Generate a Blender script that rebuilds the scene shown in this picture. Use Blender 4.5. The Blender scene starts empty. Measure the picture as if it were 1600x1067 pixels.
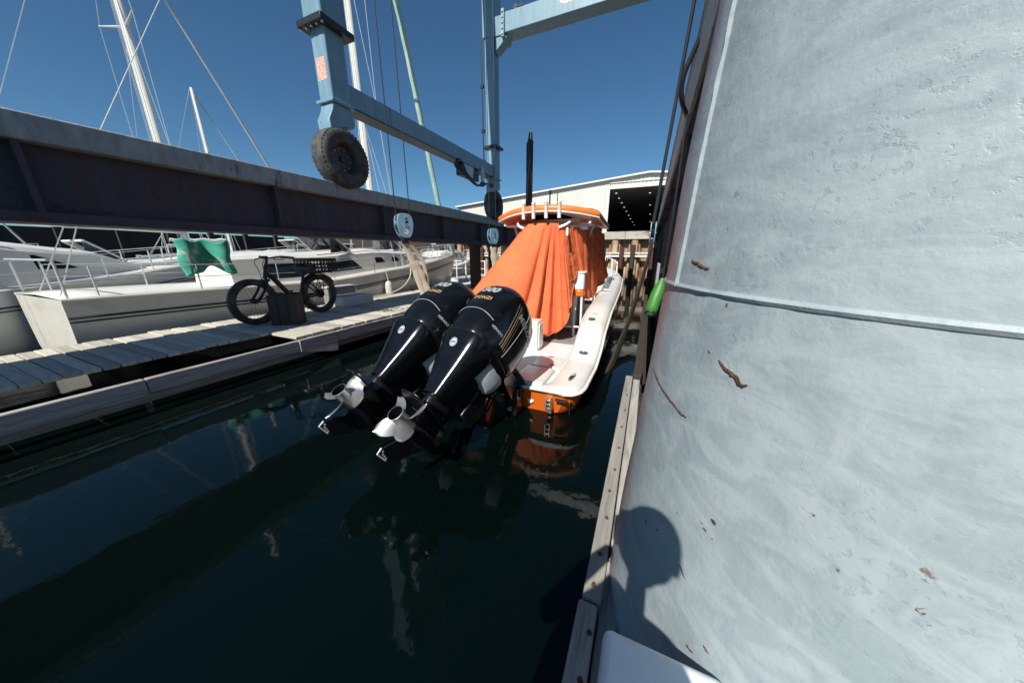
import bpy, bmesh, math, random
from mathutils import Vector, Matrix, Euler, noise
from mathutils.bvhtree import BVHTree
random.seed(7)
R = math.radians
SC = bpy.context.scene
COL = SC.collection
S = 0.75                      # one design unit is 0.75 m; every top-level object is scaled by it at the end

# ------------------------------------------------------------------ camera, sky, sun, exposure
cam_d = bpy.data.cameras.new('camera')
cam = bpy.data.objects.new('camera', cam_d); COL.objects.link(cam)
cam_d.sensor_fit = 'HORIZONTAL'; cam_d.sensor_width = 36; cam_d.lens = 470 / 1600 * 36
cam_d.clip_start = 0.02; cam_d.clip_end = 5000
cam.location = (0, 0, 2.2 * S)
cam.rotation_euler = (R(90 - 16.31), 0, R(23.80))
SC.camera = cam

SUN_EL, SUN_AZ = 44.0, 2.5   # light travels along +Y, a little towards +X
world = bpy.data.worlds.new('World'); SC.world = world; world.use_nodes = True
wn = world.node_tree.nodes; wl = world.node_tree.links
sky = wn.new('ShaderNodeTexSky'); sky.sky_type = 'NISHITA'; sky.sun_disc = False
sky.sun_elevation = R(SUN_EL); sky.sun_rotation = R(180 + SUN_AZ)
sky.altitude = 600; sky.air_density = 1.0; sky.dust_density = 0.1; sky.ozone_density = 2.5
tint = wn.new('ShaderNodeMix'); tint.data_type = 'RGBA'; tint.blend_type = 'MULTIPLY'; tint.inputs[0].default_value = 1.0; tint.inputs[7].default_value = (.56, .87, 1.0, 1)
wl.new(sky.outputs[0], tint.inputs[6]); wl.new(tint.outputs[2], wn['Background'].inputs[0]); wn['Background'].inputs[1].default_value = 0.070
sd = bpy.data.lights.new('sun', 'SUN'); so = bpy.data.objects.new('sun', sd); COL.objects.link(so)
sd.energy = 5.0; sd.angle = R(0.5); sd.color = (1.0, 0.95, 0.86)
Ldir = Vector((math.sin(R(SUN_AZ)) * math.cos(R(SUN_EL)), math.cos(R(SUN_AZ)) * math.cos(R(SUN_EL)), -math.sin(R(SUN_EL))))
so.rotation_euler = Ldir.to_track_quat('-Z', 'Y').to_euler(); so.location = (0, -10, 20)
SC.view_settings.view_transform = 'Standard'; SC.view_settings.look = 'None'
SC.view_settings.exposure = 0.34; SC.view_settings.gamma = 1.0; SC.view_settings.use_curve_mapping = False

# ------------------------------------------------------------------ materials
def nd(nt, kind, **kw):
    n = nt.nodes.new(kind)
    for k, v in kw.items(): setattr(n, k, v)
    return n
def noise_tex(nt, scale, detail=4, rough=.55, stretch=None, coord='Object', offset=0.0):
    tc = nd(nt, 'ShaderNodeTexCoord'); mp = nd(nt, 'ShaderNodeMapping')
    if stretch: mp.inputs['Scale'].default_value = stretch
    mp.inputs['Location'].default_value = (offset, offset * .7, offset * .3)
    nt.links.new(tc.outputs[coord], mp.inputs[0])
    n = nd(nt, 'ShaderNodeTexNoise'); n.inputs['Scale'].default_value = scale
    n.inputs['Detail'].default_value = detail; n.inputs['Roughness'].default_value = rough
    nt.links.new(mp.outputs[0], n.inputs['Vector']); return n
def ramp(nt, src, a, b, ca=(0, 0, 0, 1), cb=(1, 1, 1, 1)):
    r = nd(nt, 'ShaderNodeValToRGB'); e = r.color_ramp.elements
    e[0].position = a; e[1].position = b; e[0].color = ca; e[1].color = cb
    nt.links.new(src, r.inputs[0]); return r
def mixc(nt, fac, a, b, mode='MIX'):
    m = nd(nt, 'ShaderNodeMix', data_type='RGBA', blend_type=mode)
    for s, v in ((0, fac), (6, a), (7, b)):
        if hasattr(v, 'is_output'): nt.links.new(v, m.inputs[s])
        elif s == 0: m.inputs[0].default_value = v
        else: m.inputs[s].default_value = (*v, 1) if len(v) == 3 else v
    return m.outputs[2]
def mat(name, col, rough=.5, metal=0.0, var=.15, vscale=3.0, col2=None, c2=(.55, .7), c2scale=2.0, stretch=None,
        bump=0.0, bscale=30.0, bstretch=None, rust=None, rscale=6.0, rcol=(.11, .035, .015), coat=0.0, spec=.5, rvar=.12, bdetail=4, perobj=0.0, coord='Object'):
    m = bpy.data.materials.new(name); m.use_nodes = True; nt = m.node_tree
    b = nt.nodes['Principled BSDF']
    b.inputs['Roughness'].default_value = rough; b.inputs['Metallic'].default_value = metal
    b.inputs['Specular IOR Level'].default_value = spec; b.inputs['Coat Weight'].default_value = coat; b.inputs['Coat Roughness'].default_value = .06
    c = None
    n1 = noise_tex(nt, vscale, 5, .6, stretch, coord)
    lo = tuple(max(0, x * (1 - var)) for x in col) + (1,); hi = tuple(min(1, x * (1 + var)) for x in col) + (1,)
    c = ramp(nt, n1.outputs[0], .3, .7, lo, hi).outputs[0]
    if col2:
        n2 = noise_tex(nt, c2scale, 6, .65, stretch, coord, 3.1)
        c = mixc(nt, ramp(nt, n2.outputs[0], *c2).outputs[0], c, col2)
    if perobj:
        oi = nd(nt, 'ShaderNodeObjectInfo')
        r2 = ramp(nt, oi.outputs['Random'], 0, 1, (1 - perobj,) * 3 + (1,), (1 + perobj * .6,) * 3 + (1,))
        c = mixc(nt, 1.0, c, r2.outputs[0], 'MULTIPLY')
    rr = None
    if rust:
        n3 = noise_tex(nt, rscale, 8, .7, None, coord, 8.3)
        rr = ramp(nt, n3.outputs[0], rust, rust + .05)
        c = mixc(nt, rr.outputs[0], c, rcol)
    nt.links.new(c, b.inputs['Base Color'])
    if rvar:
        n4 = noise_tex(nt, vscale * 2.3, 5, .6, stretch, coord, 5.0)
        mr = nd(nt, 'ShaderNodeMapRange'); mr.inputs[3].default_value = max(.02, rough - rvar); mr.inputs[4].default_value = min(1, rough + rvar)
        nt.links.new(n4.outputs[0], mr.inputs[0]); nt.links.new(mr.outputs[0], b.inputs['Roughness'])
    if bump:
        n5 = noise_tex(nt, bscale, bdetail, .6, bstretch or stretch, coord, 1.7)
        bp = nd(nt, 'ShaderNodeBump'); bp.inputs['Strength'].default_value = bump; bp.inputs['Distance'].default_value = .02
        nt.links.new(n5.outputs[0], bp.inputs['Height']); nt.links.new(bp.outputs[0], b.inputs['Normal'])
    return m

M = {}
M['blue'] = mat('lift_blue_paint', (.175, .30, .375), .42, var=.12, vscale=2.5, col2=(.12, .22, .28), c2=(.52, .72), c2scale=1.8, stretch=(2.5, 2.5, .35), bump=.08, bscale=14, rust=.655, rscale=4, rcol=(.14, .075, .05))
M['blue_dark'] = mat('hook_blue_paint', (.17, .32, .44), .45, var=.2, vscale=6, rust=.66, rscale=9, rcol=(.05, .045, .05))
M['black_steel'] = mat('black_steel', (.016, .017, .02), .45, var=.3, vscale=8)
M['rubber'] = mat('tyre_rubber', (.036, .036, .037), .75, var=.3, vscale=9, col2=(.115, .11, .10), c2=(.45, .72), c2scale=5, bump=.3, bscale=40)
M['rim'] = mat('rim_grey', (.075, .08, .085), .55, var=.3, vscale=8, rust=.62, rscale=9)
M['bolt'] = mat('bolt_steel', (.42, .40, .38), .35, metal=.7, var=.3)
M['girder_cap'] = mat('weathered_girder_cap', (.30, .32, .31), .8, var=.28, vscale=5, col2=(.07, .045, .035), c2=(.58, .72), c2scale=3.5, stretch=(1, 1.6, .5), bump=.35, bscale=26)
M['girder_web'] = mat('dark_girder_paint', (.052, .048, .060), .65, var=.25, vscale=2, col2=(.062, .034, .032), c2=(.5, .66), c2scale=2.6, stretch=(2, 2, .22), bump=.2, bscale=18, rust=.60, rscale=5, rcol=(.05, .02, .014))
M['wood_grey'] = mat('weathered_timber', (.30, .27, .225), .85, var=.25, vscale=9, col2=(.13, .115, .095), c2=(.5, .72), c2scale=7, stretch=(1, 1, 1), bump=.35, bscale=22, perobj=.28)
M['wood_plank'] = mat('grey_deck_plank', (.52, .49, .42), .85, var=.22, vscale=10, col2=(.30, .275, .23), c2=(.54, .74), c2scale=9, stretch=(.16, 2.2, 1), bump=.4, bscale=30, perobj=.3)
M['wood_long'] = mat('long_timber', (.36, .345, .31), .85, var=.22, vscale=12, col2=(.15, .14, .125), c2=(.5, .72), c2scale=9, stretch=(2.2, .14, 2.2), bump=.4, bscale=26, perobj=.2)
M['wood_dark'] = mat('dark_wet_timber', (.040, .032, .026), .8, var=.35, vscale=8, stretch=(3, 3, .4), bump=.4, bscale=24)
M['pile_rust'] = mat('rusty_pile_steel', (.085, .034, .022), .8, var=.4, vscale=5, col2=(.02, .016, .016), c2=(.5, .7), c2scale=3, bump=.35, bscale=25)
M['hull_orange'] = mat('orange_gelcoat', (.78, .165, .018), .22, var=.04, vscale=2, coat=.5, rvar=.05)
M['top_orange'] = mat('orange_hardtop', (.80, .20, .035), .4, var=.05, vscale=3, rvar=.05)
M['gel_white'] = mat('white_gelcoat', (.68, .665, .63), .28, var=.03, vscale=2, coat=.3, col2=(.66, .63, .57), c2=(.6, .85), c2scale=2.2, rvar=.06)
M['nonskid'] = mat('white_nonskid_deck', (.67, .68, .68), .55, var=.05, vscale=6, bump=.25, bscale=160)
M['pipe_white'] = mat('white_powder_coat', (.80, .79, .76), .3, var=.04)
M['floor_mat'] = mat('brown_grey_deck_mat', (.25, .225, .215), .7, var=.2, vscale=5, bump=.3, bscale=60)
M['canvas'] = mat('orange_canvas', (.74, .165, .066), .82, var=.10, vscale=2.2, col2=(.78, .21, .09), c2=(.5, .8), c2scale=1.4, bump=.10, bscale=9, spec=.2)
M['cowl'] = mat('gloss_black_cowl', (.0045, .005, .006), .2, var=.3, vscale=4, coat=.25, rvar=.12, spec=.4, col2=(.022, .023, .025), c2=(.58, .82), c2scale=5, bump=.012, bscale=30)
M['leg_black'] = mat('satin_black_leg', (.007, .008, .010), .28, var=.35, vscale=7, rvar=.1, bump=.04, bscale=30)
M['engine_grey'] = mat('light_grey_engine_panel', (.46, .48, .49), .35, var=.08, vscale=5, col2=(.25, .26, .27), c2=(.62, .8), c2scale=6)
M['stainless'] = mat('brushed_stainless', (.50, .49, .47), .34, metal=.8, var=.10, vscale=10, bump=.03, bscale=60)
M['anode'] = mat('pale_zinc', (.72, .72, .70), .5, var=.1)
M['decal_white'] = mat('white_lettering', (.62, .63, .64), .4, var=.03)
M['decal_silver'] = mat('silver_lettering', (.50, .52, .53), .35, metal=.3, var=.05)
M['decal_gold'] = mat('gold_lettering', (.58, .36, .17), .4, metal=.2, var=.05)
M['decal_black'] = mat('black_print', (.012, .012, .014), .5, var=.05)
M['decal_red'] = mat('red_latch', (.26, .06, .04), .5, var=.1)
M['pink'] = mat('faded_pink_sticker', (.66, .27, .20), .7, var=.1, vscale=9, col2=(.76, .66, .58), c2=(.52, .6), c2scale=14, coord='Generated')
M['sail_white'] = mat('sailboat_white', (.70, .69, .65), .4, var=.05, vscale=2, col2=(.55, .53, .48), c2=(.6, .85))
M['sail_hull'] = mat('sailboat_hull_cream', (.66, .645, .585), .3, var=.06, vscale=1.5, col2=(.40, .38, .32), c2=(.55, .85), c2scale=1.1, coat=.2)
M['navy'] = mat('dark_stripe', (.03, .035, .045), .4, var=.1)
M['glass'] = mat('dark_window_glass', (.012, .016, .020), .08, var=.2, spec=.6, rvar=.03)
M['alu'] = mat('aluminium_spar', (.62, .63, .62), .38, metal=.35, var=.06)
M['wire'] = mat('wire_rope', (.30, .31, .31), .45, metal=.5, var=.2)
M['wire_dark'] = mat('dark_wire_rope', (.025, .027, .03), .5, metal=.3, var=.2)
M['mint'] = mat('mint_sail_cover', (.36, .52, .44), .8, var=.12, vscale=3, col2=(.55, .62, .52), c2=(.5, .7), stretch=(2, 2, .4))
M['green_cloth'] = mat('sea_green_cloth', (.05, .34, .24), .8, var=.2, vscale=4, col2=(.55, .62, .56), c2=(.5, .6), c2scale=2)
M['rope'] = mat('grey_white_rope', (.52, .50, .45), .85, var=.2, vscale=40)
M['strap'] = mat('tan_webbing', (.50, .43, .33), .85, var=.15, vscale=8, col2=(.16, .13, .10), c2=(.6, .75), c2scale=6, stretch=(6, 6, .4), bump=.3, bscale=60)
M['bike'] = mat('black_bicycle_paint', (.012, .013, .016), .35, var=.2)
M['plastic_black'] = mat('black_plastic', (.014, .014, .016), .5, var=.2)
M['step_white'] = mat('grey_white_fibreglass', (.55, .57, .56), .5, var=.08, vscale=3)
M['corr'] = mat('cream_metal_siding', (.62, .605, .56), .5, var=.05, vscale=.6, col2=(.60, .57, .50), c2=(.55, .8), c2scale=.5, stretch=(1, 1, .25))
M['trim_white'] = mat('white_trim', (.68, .67, .64), .5, var=.05)
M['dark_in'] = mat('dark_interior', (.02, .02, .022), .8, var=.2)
M['sheet'] = mat('rusted_sheet_pile_steel', (.40, .31, .21), .85, var=.25, vscale=2, col2=(.17, .055, .02), c2=(.48, .60), c2scale=1.4, stretch=(1, 1, .35), bump=.3, bscale=12, perobj=.3)
M['cap_steel'] = mat('stained_cap_beam', (.42, .40, .35), .75, var=.2, vscale=1.6, col2=(.20, .085, .035), c2=(.5, .62), c2scale=1.1, stretch=(.6, 1, 1.2), bump=.2, bscale=14)
M['quay'] = mat('quay_gravel', (.20, .19, .17), .95, var=.25, vscale=1.5, bump=.4, bscale=8)
M['shore'] = mat('far_shore', (.06, .075, .05), .95, var=.4, vscale=.2)
M['fender'] = mat('lime_green_fender', (.045, .20, .03), .5, var=.2, vscale=6, bump=.1, bscale=14)
M['boxw'] = mat('white_roto_plastic', (.68, .72, .73), .38, var=.04, vscale=4, bump=.05, bscale=40)
M['skin'] = mat('skin', (.45, .25, .17), .5, var=.08)
M['jacket'] = mat('navy_jacket', (.03, .04, .07), .85, var=.2)
M['trouser'] = mat('grey_trousers', (.08, .08, .085), .9, var=.2)
M['hair'] = mat('dark_hair', (.02, .014, .01), .7, var=.3)
M['sign_grey'] = mat('grey_notice', (.30, .33, .34), .6, var=.1)

def emit_mat(name, col, st):
    m = bpy.data.materials.new(name); m.use_nodes = True; b = m.node_tree.nodes['Principled BSDF']
    b.inputs['Base Color'].default_value = (*col, 1); b.inputs['Emission Color'].default_value = (*col, 1); b.inputs['Emission Strength'].default_value = st
    return m
M['lamp'] = emit_mat('lit_lamp', (1, .97, .9), 1.0)

def water_mat():
    m = bpy.data.materials.new('harbour_water'); m.use_nodes = True; nt = m.node_tree; b = nt.nodes['Principled BSDF']
    n0 = noise_tex(nt, .35, 3, .5)
    c = ramp(nt, n0.outputs[0], .35, .65, (.0006, .0028, .0022, 1), (.0009, .0038, .0031, 1))
    nt.links.new(c.outputs[0], b.inputs['Base Color'])
    b.inputs['Roughness'].default_value = .045; b.inputs['IOR'].default_value = 1.333
    a = noise_tex(nt, 1.3, 3, .5, (1, .75, 1)); a2 = noise_tex(nt, 6.5, 3, .55, (1, .8, 1), offset=4)
    mm = nd(nt, 'ShaderNodeMath', operation='MULTIPLY_ADD'); mm.inputs[1].default_value = .16
    nt.links.new(a2.outputs[0], mm.inputs[0]); nt.links.new(a.outputs[0], mm.inputs[2])
    bp = nd(nt, 'ShaderNodeBump'); bp.inputs['Strength'].default_value = .10; bp.inputs['Distance'].default_value = .05
    nt.links.new(mm.outputs[0], bp.inputs['Height']); nt.links.new(bp.outputs[0], b.inputs['Normal'])
    return m
M['water'] = water_mat()

def pillar_mat():
    m = bpy.data.materials.new('repainted_steel_pile'); m.use_nodes = True; nt = m.node_tree; b = nt.nodes['Principled BSDF']
    n1 = noise_tex(nt, 1.7, 6, .62, (1, 1, .75)); c = ramp(nt, n1.outputs[0], .30, .72, (.25, .315, .34, 1), (.36, .42, .44, 1)).outputs[0]
    n2 = noise_tex(nt, 5.5, 7, .68, (1.0, 1.0, 1.6), offset=2); c = mixc(nt, ramp(nt, n2.outputs[0], .52, .74, (0, 0, 0, 1), (.45, .45, .45, 1)).outputs[0], c, (.19, .265, .285))
    n2b = noise_tex(nt, 9, 6, .6, (2.2, 2.2, .5), offset=9); c = mixc(nt, ramp(nt, n2b.outputs[0], .56, .78, (0, 0, 0, 1), (.4, .4, .4, 1)).outputs[0], c, (.52, .56, .56))
    nsw = noise_tex(nt, 3.4, 5, .55, (1, 1, 2.2), offset=21); nsw.inputs['Distortion'].default_value = 2.2
    c = mixc(nt, ramp(nt, nsw.outputs[0], .44, .60, (0, 0, 0, 1), (.55, .55, .55, 1)).outputs[0], c, (.41, .475, .49))
    nfl = noise_tex(nt, 42, 4, .6, None, offset=31); nfm = noise_tex(nt, 2.0, 4, .6, None, offset=33)
    fl = nd(nt, 'ShaderNodeMath', operation='MULTIPLY'); nt.links.new(ramp(nt, nfl.outputs[0], .58, .62).outputs[0], fl.inputs[0]); nt.links.new(ramp(nt, nfm.outputs[0], .45, .60).outputs[0], fl.inputs[1])
    c = mixc(nt, ramp(nt, fl.outputs[0], .1, .9, (0, 0, 0, 1), (.28, .28, .28, 1)).outputs[0], c, (.19, .245, .26))
    # reddish primer worn through round the pile's far flank (a band fixed on the pile) and small rust chips
    tc = nd(nt, 'ShaderNodeTexCoord'); sx = nd(nt, 'ShaderNodeSeparateXYZ'); nt.links.new(tc.outputs['Object'], sx.inputs[0])
    at = nd(nt, 'ShaderNodeMath', operation='ARCTAN2'); nt.links.new(sx.outputs[1], at.inputs[0]); nt.links.new(sx.outputs[0], at.inputs[1])
    ab = nd(nt, 'ShaderNodeMath', operation='ABSOLUTE'); nt.links.new(at.outputs[0], ab.inputs[0])
    n3 = noise_tex(nt, 3.2, 7, .7, (1, 1, .5), offset=6)
    ad = nd(nt, 'ShaderNodeMath', operation='MULTIPLY_ADD'); ad.inputs[1].default_value = .5; nt.links.new(n3.outputs[0], ad.inputs[0]); nt.links.new(ab.outputs[0], ad.inputs[2])
    pr = nd(nt, 'ShaderNodeMapRange'); pr.inputs[1].default_value = 3.14; pr.inputs[2].default_value = 3.36; nt.links.new(ad.outputs[0], pr.inputs[0])
    pz = nd(nt, 'ShaderNodeMath', operation='MULTIPLY'); pz.inputs[1].default_value = .75; nt.links.new(pr.outputs[0], pz.inputs[0])
    c = mixc(nt, pz.outputs[0], c, (.27, .175, .18))
    n4 = noise_tex(nt, 17, 5, .6, None, offset=11); n5 = noise_tex(nt, 1.6, 3, .5, None, offset=14)
    mu = nd(nt, 'ShaderNodeMath', operation='MULTIPLY'); nt.links.new(ramp(nt, n4.outputs[0], .68, .71).outputs[0], mu.inputs[0]); nt.links.new(ramp(nt, n5.outputs[0], .53, .62).outputs[0], mu.inputs[1])
    c = mixc(nt, mu.outputs[0], c, (.13, .055, .03))
    nt.links.new(c, b.inputs['Base Color']); b.inputs['Roughness'].default_value = .5; b.inputs['Specular IOR Level'].default_value = .4
    n6 = noise_tex(nt, 34, 5, .65, (1, 1, .7), offset=3); n7 = noise_tex(nt, 4.5, 4, .55, None, offset=1)
    n8 = nd(nt, 'ShaderNodeTexVoronoi'); n8.inputs['Scale'].default_value = 26; n8.feature = 'F1'; nt.links.new(tc.outputs['Object'], n8.inputs['Vector'])
    h = nd(nt, 'ShaderNodeMath', operation='MULTIPLY_ADD'); h.inputs[1].default_value = .14; nt.links.new(n6.outputs[0], h.inputs[0]); nt.links.new(n7.outputs[0], h.inputs[2])
    h2 = nd(nt, 'ShaderNodeMath', operation='MULTIPLY_ADD'); h2.inputs[1].default_value = -.35; nt.links.new(mu.outputs[0], h2.inputs[0]); nt.links.new(h.outputs[0], h2.inputs[2])
    h3 = nd(nt, 'ShaderNodeMath', operation='MULTIPLY_ADD'); h3.inputs[1].default_value = -.10; nt.links.new(fl.outputs[0], h3.inputs[0]); nt.links.new(h2.outputs[0], h3.inputs[2])
    n9 = noise_tex(nt, 95, 4, .65, None, offset=41); h4 = nd(nt, 'ShaderNodeMath', operation='MULTIPLY_ADD'); h4.inputs[1].default_value = .10; nt.links.new(n9.outputs[0], h4.inputs[0]); nt.links.new(h3.outputs[0], h4.inputs[2])
    bp = nd(nt, 'ShaderNodeBump'); bp.inputs['Strength'].default_value = .25; bp.inputs['Distance'].default_value = .025
    nt.links.new(h4.outputs[0], bp.inputs['Height']); nt.links.new(bp.outputs[0], b.inputs['Normal'])
    return m
M['pillar'] = pillar_mat()
M['rust_scab'] = mat('rust_scab', (.10, .045, .028), .9, var=.5, vscale=20, bump=.5, bscale=60)

# ------------------------------------------------------------------ mesh builder and object helpers
class MB:
    def __init__(s): s.v = []; s.f = []
    def add(s, vs, fs):
        o = len(s.v); s.v += [tuple(v) for v in vs]; s.f += [tuple(i + o for i in f) for f in fs]; return s
    def box(s, x0, x1, y0, y1, z0, z1, mtx=None):
        vs = [(x, y, z) for z in (z0, z1) for y in (y0, y1) for x in (x0, x1)]
        if mtx is not None: vs = [mtx @ Vector(v) for v in vs]
        return s.add(vs, [(0, 2, 3, 1), (4, 5, 7, 6), (0, 1, 5, 4), (2, 6, 7, 3), (0, 4, 6, 2), (1, 3, 7, 5)])
    def bar(s, a, b, w, h, up=(0, 0, 1)):
        a = Vector(a); b = Vector(b); d = b - a; L = d.length; d.normalize(); u = Vector(up)
        if abs(d.dot(u)) > .99: u = Vector((0, 1, 0))
        x = d.cross(u).normalized(); u = x.cross(d)
        m = Matrix((x, d, u)).transposed().to_4x4(); m.translation = a
        return s.box(-w / 2, w / 2, 0, L, -h / 2, h / 2, m)
    def loft(s, rings, close=True, c0=True, c1=True):
        o = len(s.v); n = len(rings[0])
        for r in rings: s.v += [tuple(p) for p in r]
        for i in range(len(rings) - 1):
            for j in range(n if close else n - 1):
                k = (j + 1) % n
                s.f.append((o + i * n + j, o + i * n + k, o + (i + 1) * n + k, o + (i + 1) * n + j))
        if close and c0: s.f.append(tuple(o + j for j in reversed(range(n))))
        if close and c1: s.f.append(tuple(o + (len(rings) - 1) * n + j for j in range(n)))
        return s
    def tube(s, pts, r, n=8, caps=True, flat=1.0):
        pts = [Vector(p) for p in pts]; rs = r if isinstance(r, (list, tuple)) else [r] * len(pts)
        rings = []; prev = None
        for i, p in enumerate(pts):
            t = ((pts[min(i + 1, len(pts) - 1)] - pts[max(i - 1, 0)])).normalized()
            if prev is None:
                u = Vector((0, 0, 1)) if abs(t.z) < .9 else Vector((1, 0, 0))
                x = t.cross(u).normalized()
            else: x = (prev - t * prev.dot(t)).normalized()
            prev = x; y = t.cross(x)
            rings.append([p + rs[i] * (x * math.cos(a) + y * math.sin(a) * flat) for a in [2 * math.pi * k / n for k in range(n)]])
        return s.loft(rings, True, caps, caps)
    def lathe(s, prof, n=24, mtx=None, cap0=False, cap1=False):
        rings = []
        for r, z in prof:
            ring = [Vector((r * math.cos(2 * math.pi * k / n), r * math.sin(2 * math.pi * k / n), z)) for k in range(n)]
            if mtx is not None: ring = [mtx @ p for p in ring]
            rings.append(ring)
        return s.loft(rings, True, cap0, cap1)
    def prism(s, poly, lo, hi, axis='x'):
        def P(a, b, c): return {'x': (c, a, b), 'y': (a, c, b), 'z': (a, b, c)}[axis]
        n = len(poly); o = len(s.v)
        s.v += [P(a, b, lo) for a, b in poly] + [P(a, b, hi) for a, b in poly]
        s.f.append(tuple(o + i for i in reversed(range(n)))); s.f.append(tuple(o + n + i for i in range(n)))
        for i in range(n):
            j = (i + 1) % n; s.f.append((o + i, o + j, o + n + j, o + n + i))
        return s
    def grid(s, fn, nu, nv):
        o = len(s.v)
        for i in range(nu + 1):
            for j in range(nv + 1): s.v.append(tuple(fn(i / nu, j / nv)))
        for i in range(nu):
            for j in range(nv):
                a = o + i * (nv + 1) + j; s.f.append((a, a + nv + 1, a + nv + 2, a + 1))
        return s
    def mesh(s, name, angle=35):
        me = bpy.data.meshes.new(name); me.from_pydata(s.v, [], s.f); me.validate()
        bm = bmesh.new(); bm.from_mesh(me); bmesh.ops.recalc_face_normals(bm, faces=bm.faces); bm.to_mesh(me); bm.free()
        if angle:
            me.shade_smooth(); me.set_sharp_from_angle(angle=R(angle))
        return me

def rsq(cx, cy, hx, hy, z, e=2.6, n=28, f=None):
    out = []
    for k in range(n):
        a = 2 * math.pi * k / n; c, q = math.cos(a), math.sin(a)
        p = (cx + hx * math.copysign(abs(c) ** (2 / e), c), cy + hy * math.copysign(abs(q) ** (2 / e), q), z)
        out.append(p)
    return out

def tag(o, label=None, cat=None, group=None, kind=None):
    if label: o['label'] = label
    if cat: o['category'] = cat
    if group: o['group'] = group
    if kind: o['kind'] = kind
    return o
def thing(name, label, cat, loc=(0, 0, 0), group=None):
    o = bpy.data.objects.new(name, None); o.empty_display_size = .2; COL.objects.link(o); o.location = loc
    o['built_at'] = loc
    return tag(o, label, cat, group)
def put(name, mb, m, parent=None, bevel=0.0, seg=2, angle=35, label=None, local=False, solid=0.0, **tags):
    """one mesh object; geometry is written in world coordinates unless local"""
    me = mb if isinstance(mb, bpy.types.Mesh) else mb.mesh(name, angle)
    if not me.materials: me.materials.append(M[m] if isinstance(m, str) else m)
    o = bpy.data.objects.new(name, me); COL.objects.link(o)
    if parent is not None:
        o.parent = parent
        if parent.type == 'EMPTY' and not local: o.matrix_parent_inverse = Matrix.Translation(-Vector(parent['built_at']))
    if solid:
        md = o.modifiers.new('thick', 'SOLIDIFY'); md.thickness = solid; md.offset = 0
    if bevel:
        b = o.modifiers.new('edge', 'BEVEL'); b.width = bevel; b.segments = seg; b.limit_method = 'ANGLE'; b.angle_limit = R(35); b.harden_normals = False
    return tag(o, label, tags.get('cat'), tags.get('group'), tags.get('kind'))
def kids(o): return [c for c in bpy.data.objects if c.parent is o]
def copy_tree(o, parent=None):
    c = o.copy(); COL.objects.link(c)
    if parent is not None: c.parent = parent
    for ch in kids(o): copy_tree(ch, c)
    return c
def lerp_tab(tab, x):
    if x <= tab[0][0]: return tab[0][1]
    for (a, va), (b, vb) in zip(tab, tab[1:]):
        if x <= b:
            t = (x - a) / (b - a); t = t * t * (3 - 2 * t) * .35 + t * .65
            return va + (vb - va) * t
    return tab[-1][1]
def cat_pts(pts, n):
    """smooth curve through pts"""
    P = [Vector(p) for p in pts]; P = [P[0] * 2 - P[1]] + P + [P[-1] * 2 - P[-2]]; out = []
    m = len(P) - 3
    for k in range(n + 1):
        u = k / n * m; i = min(int(u), m - 1); t = u - i
        a, b, c, d = P[i:i + 4]
        out.append(.5 * ((2 * b) + (c - a) * t + (2 * a - 5 * b + 4 * c - d) * t * t + (3 * b - a - 3 * c + d) * t ** 3))
    return out
def text_mesh(body, size, shear=0.0, spacing=1.0, bold=0.0, align='CENTER'):
    cu = bpy.data.curves.new('lettering', 'FONT'); cu.body = body; cu.size = size; cu.align_x = align; cu.align_y = 'CENTER'
    cu.shear = shear; cu.space_character = spacing; cu.offset = bold; cu.resolution_u = 3
    ob = bpy.data.objects.new('lettering', cu); COL.objects.link(ob)
    dg = bpy.context.evaluated_depsgraph_get(); ev = ob.evaluated_get(dg); me = bpy.data.meshes.new_from_object(ev)
    vs = [v.co.copy() for v in me.vertices]; fs = [tuple(p.vertices) for p in me.polygons]
    bpy.data.objects.remove(ob); bpy.data.curves.remove(cu); bpy.data.meshes.remove(me)
    return vs, fs
def place_flat(vs, origin, xdir, ydir):
    o = Vector(origin); x = Vector(xdir).normalized(); y = Vector(ydir).normalized()
    return [o + x * v[0] + y * v[1] for v in vs]
def subdiv(vs, fs, maxlen):
    bm = bmesh.new(); bv = [bm.verts.new(v) for v in vs]
    for f in fs:
        try: bm.faces.new([bv[i] for i in f])
        except ValueError: pass
    bmesh.ops.triangulate(bm, faces=bm.faces[:])
    for _ in range(4):
        es = [e for e in bm.edges if e.calc_length() > maxlen]
        if not es: break
        bmesh.ops.subdivide_edges(bm, edges=es, cuts=1); bmesh.ops.triangulate(bm, faces=bm.faces[:])
    bm.verts.index_update()
    out = ([v.co.copy() for v in bm.verts], [tuple(v.index for v in f.verts) for f in bm.faces]); bm.free(); return out
def wrap(mb, bvh, vs, fs, origin, xdir, ydir, off=.004, maxlen=.03):
    """lays flat print on a surface: each vertex is cast along the print's own normal"""
    n = Vector(xdir).normalized().cross(Vector(ydir).normalized()).normalized()
    vs = place_flat(vs, origin, xdir, ydir)
    vs, fs = subdiv(vs, fs, maxlen)
    out = []; ok = []
    for v in vs:
        h = bvh.ray_cast(v + n * .6, -n)
        if h[0] is None: out.append(v); ok.append(False)
        else: out.append(h[0] + n * off * .4 + (h[1] if h[1].dot(n) > 0 else -h[1]) * off * .6); ok.append(True)
    fs = [f for f in fs if all(ok[i] for i in f)]
    mb.add(out, fs)
def rect2(x0, x1, y0, y1): return [(x0, y0, 0), (x1, y0, 0), (x1, y1, 0), (x0, y1, 0)], [(0, 1, 2, 3)]

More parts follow.
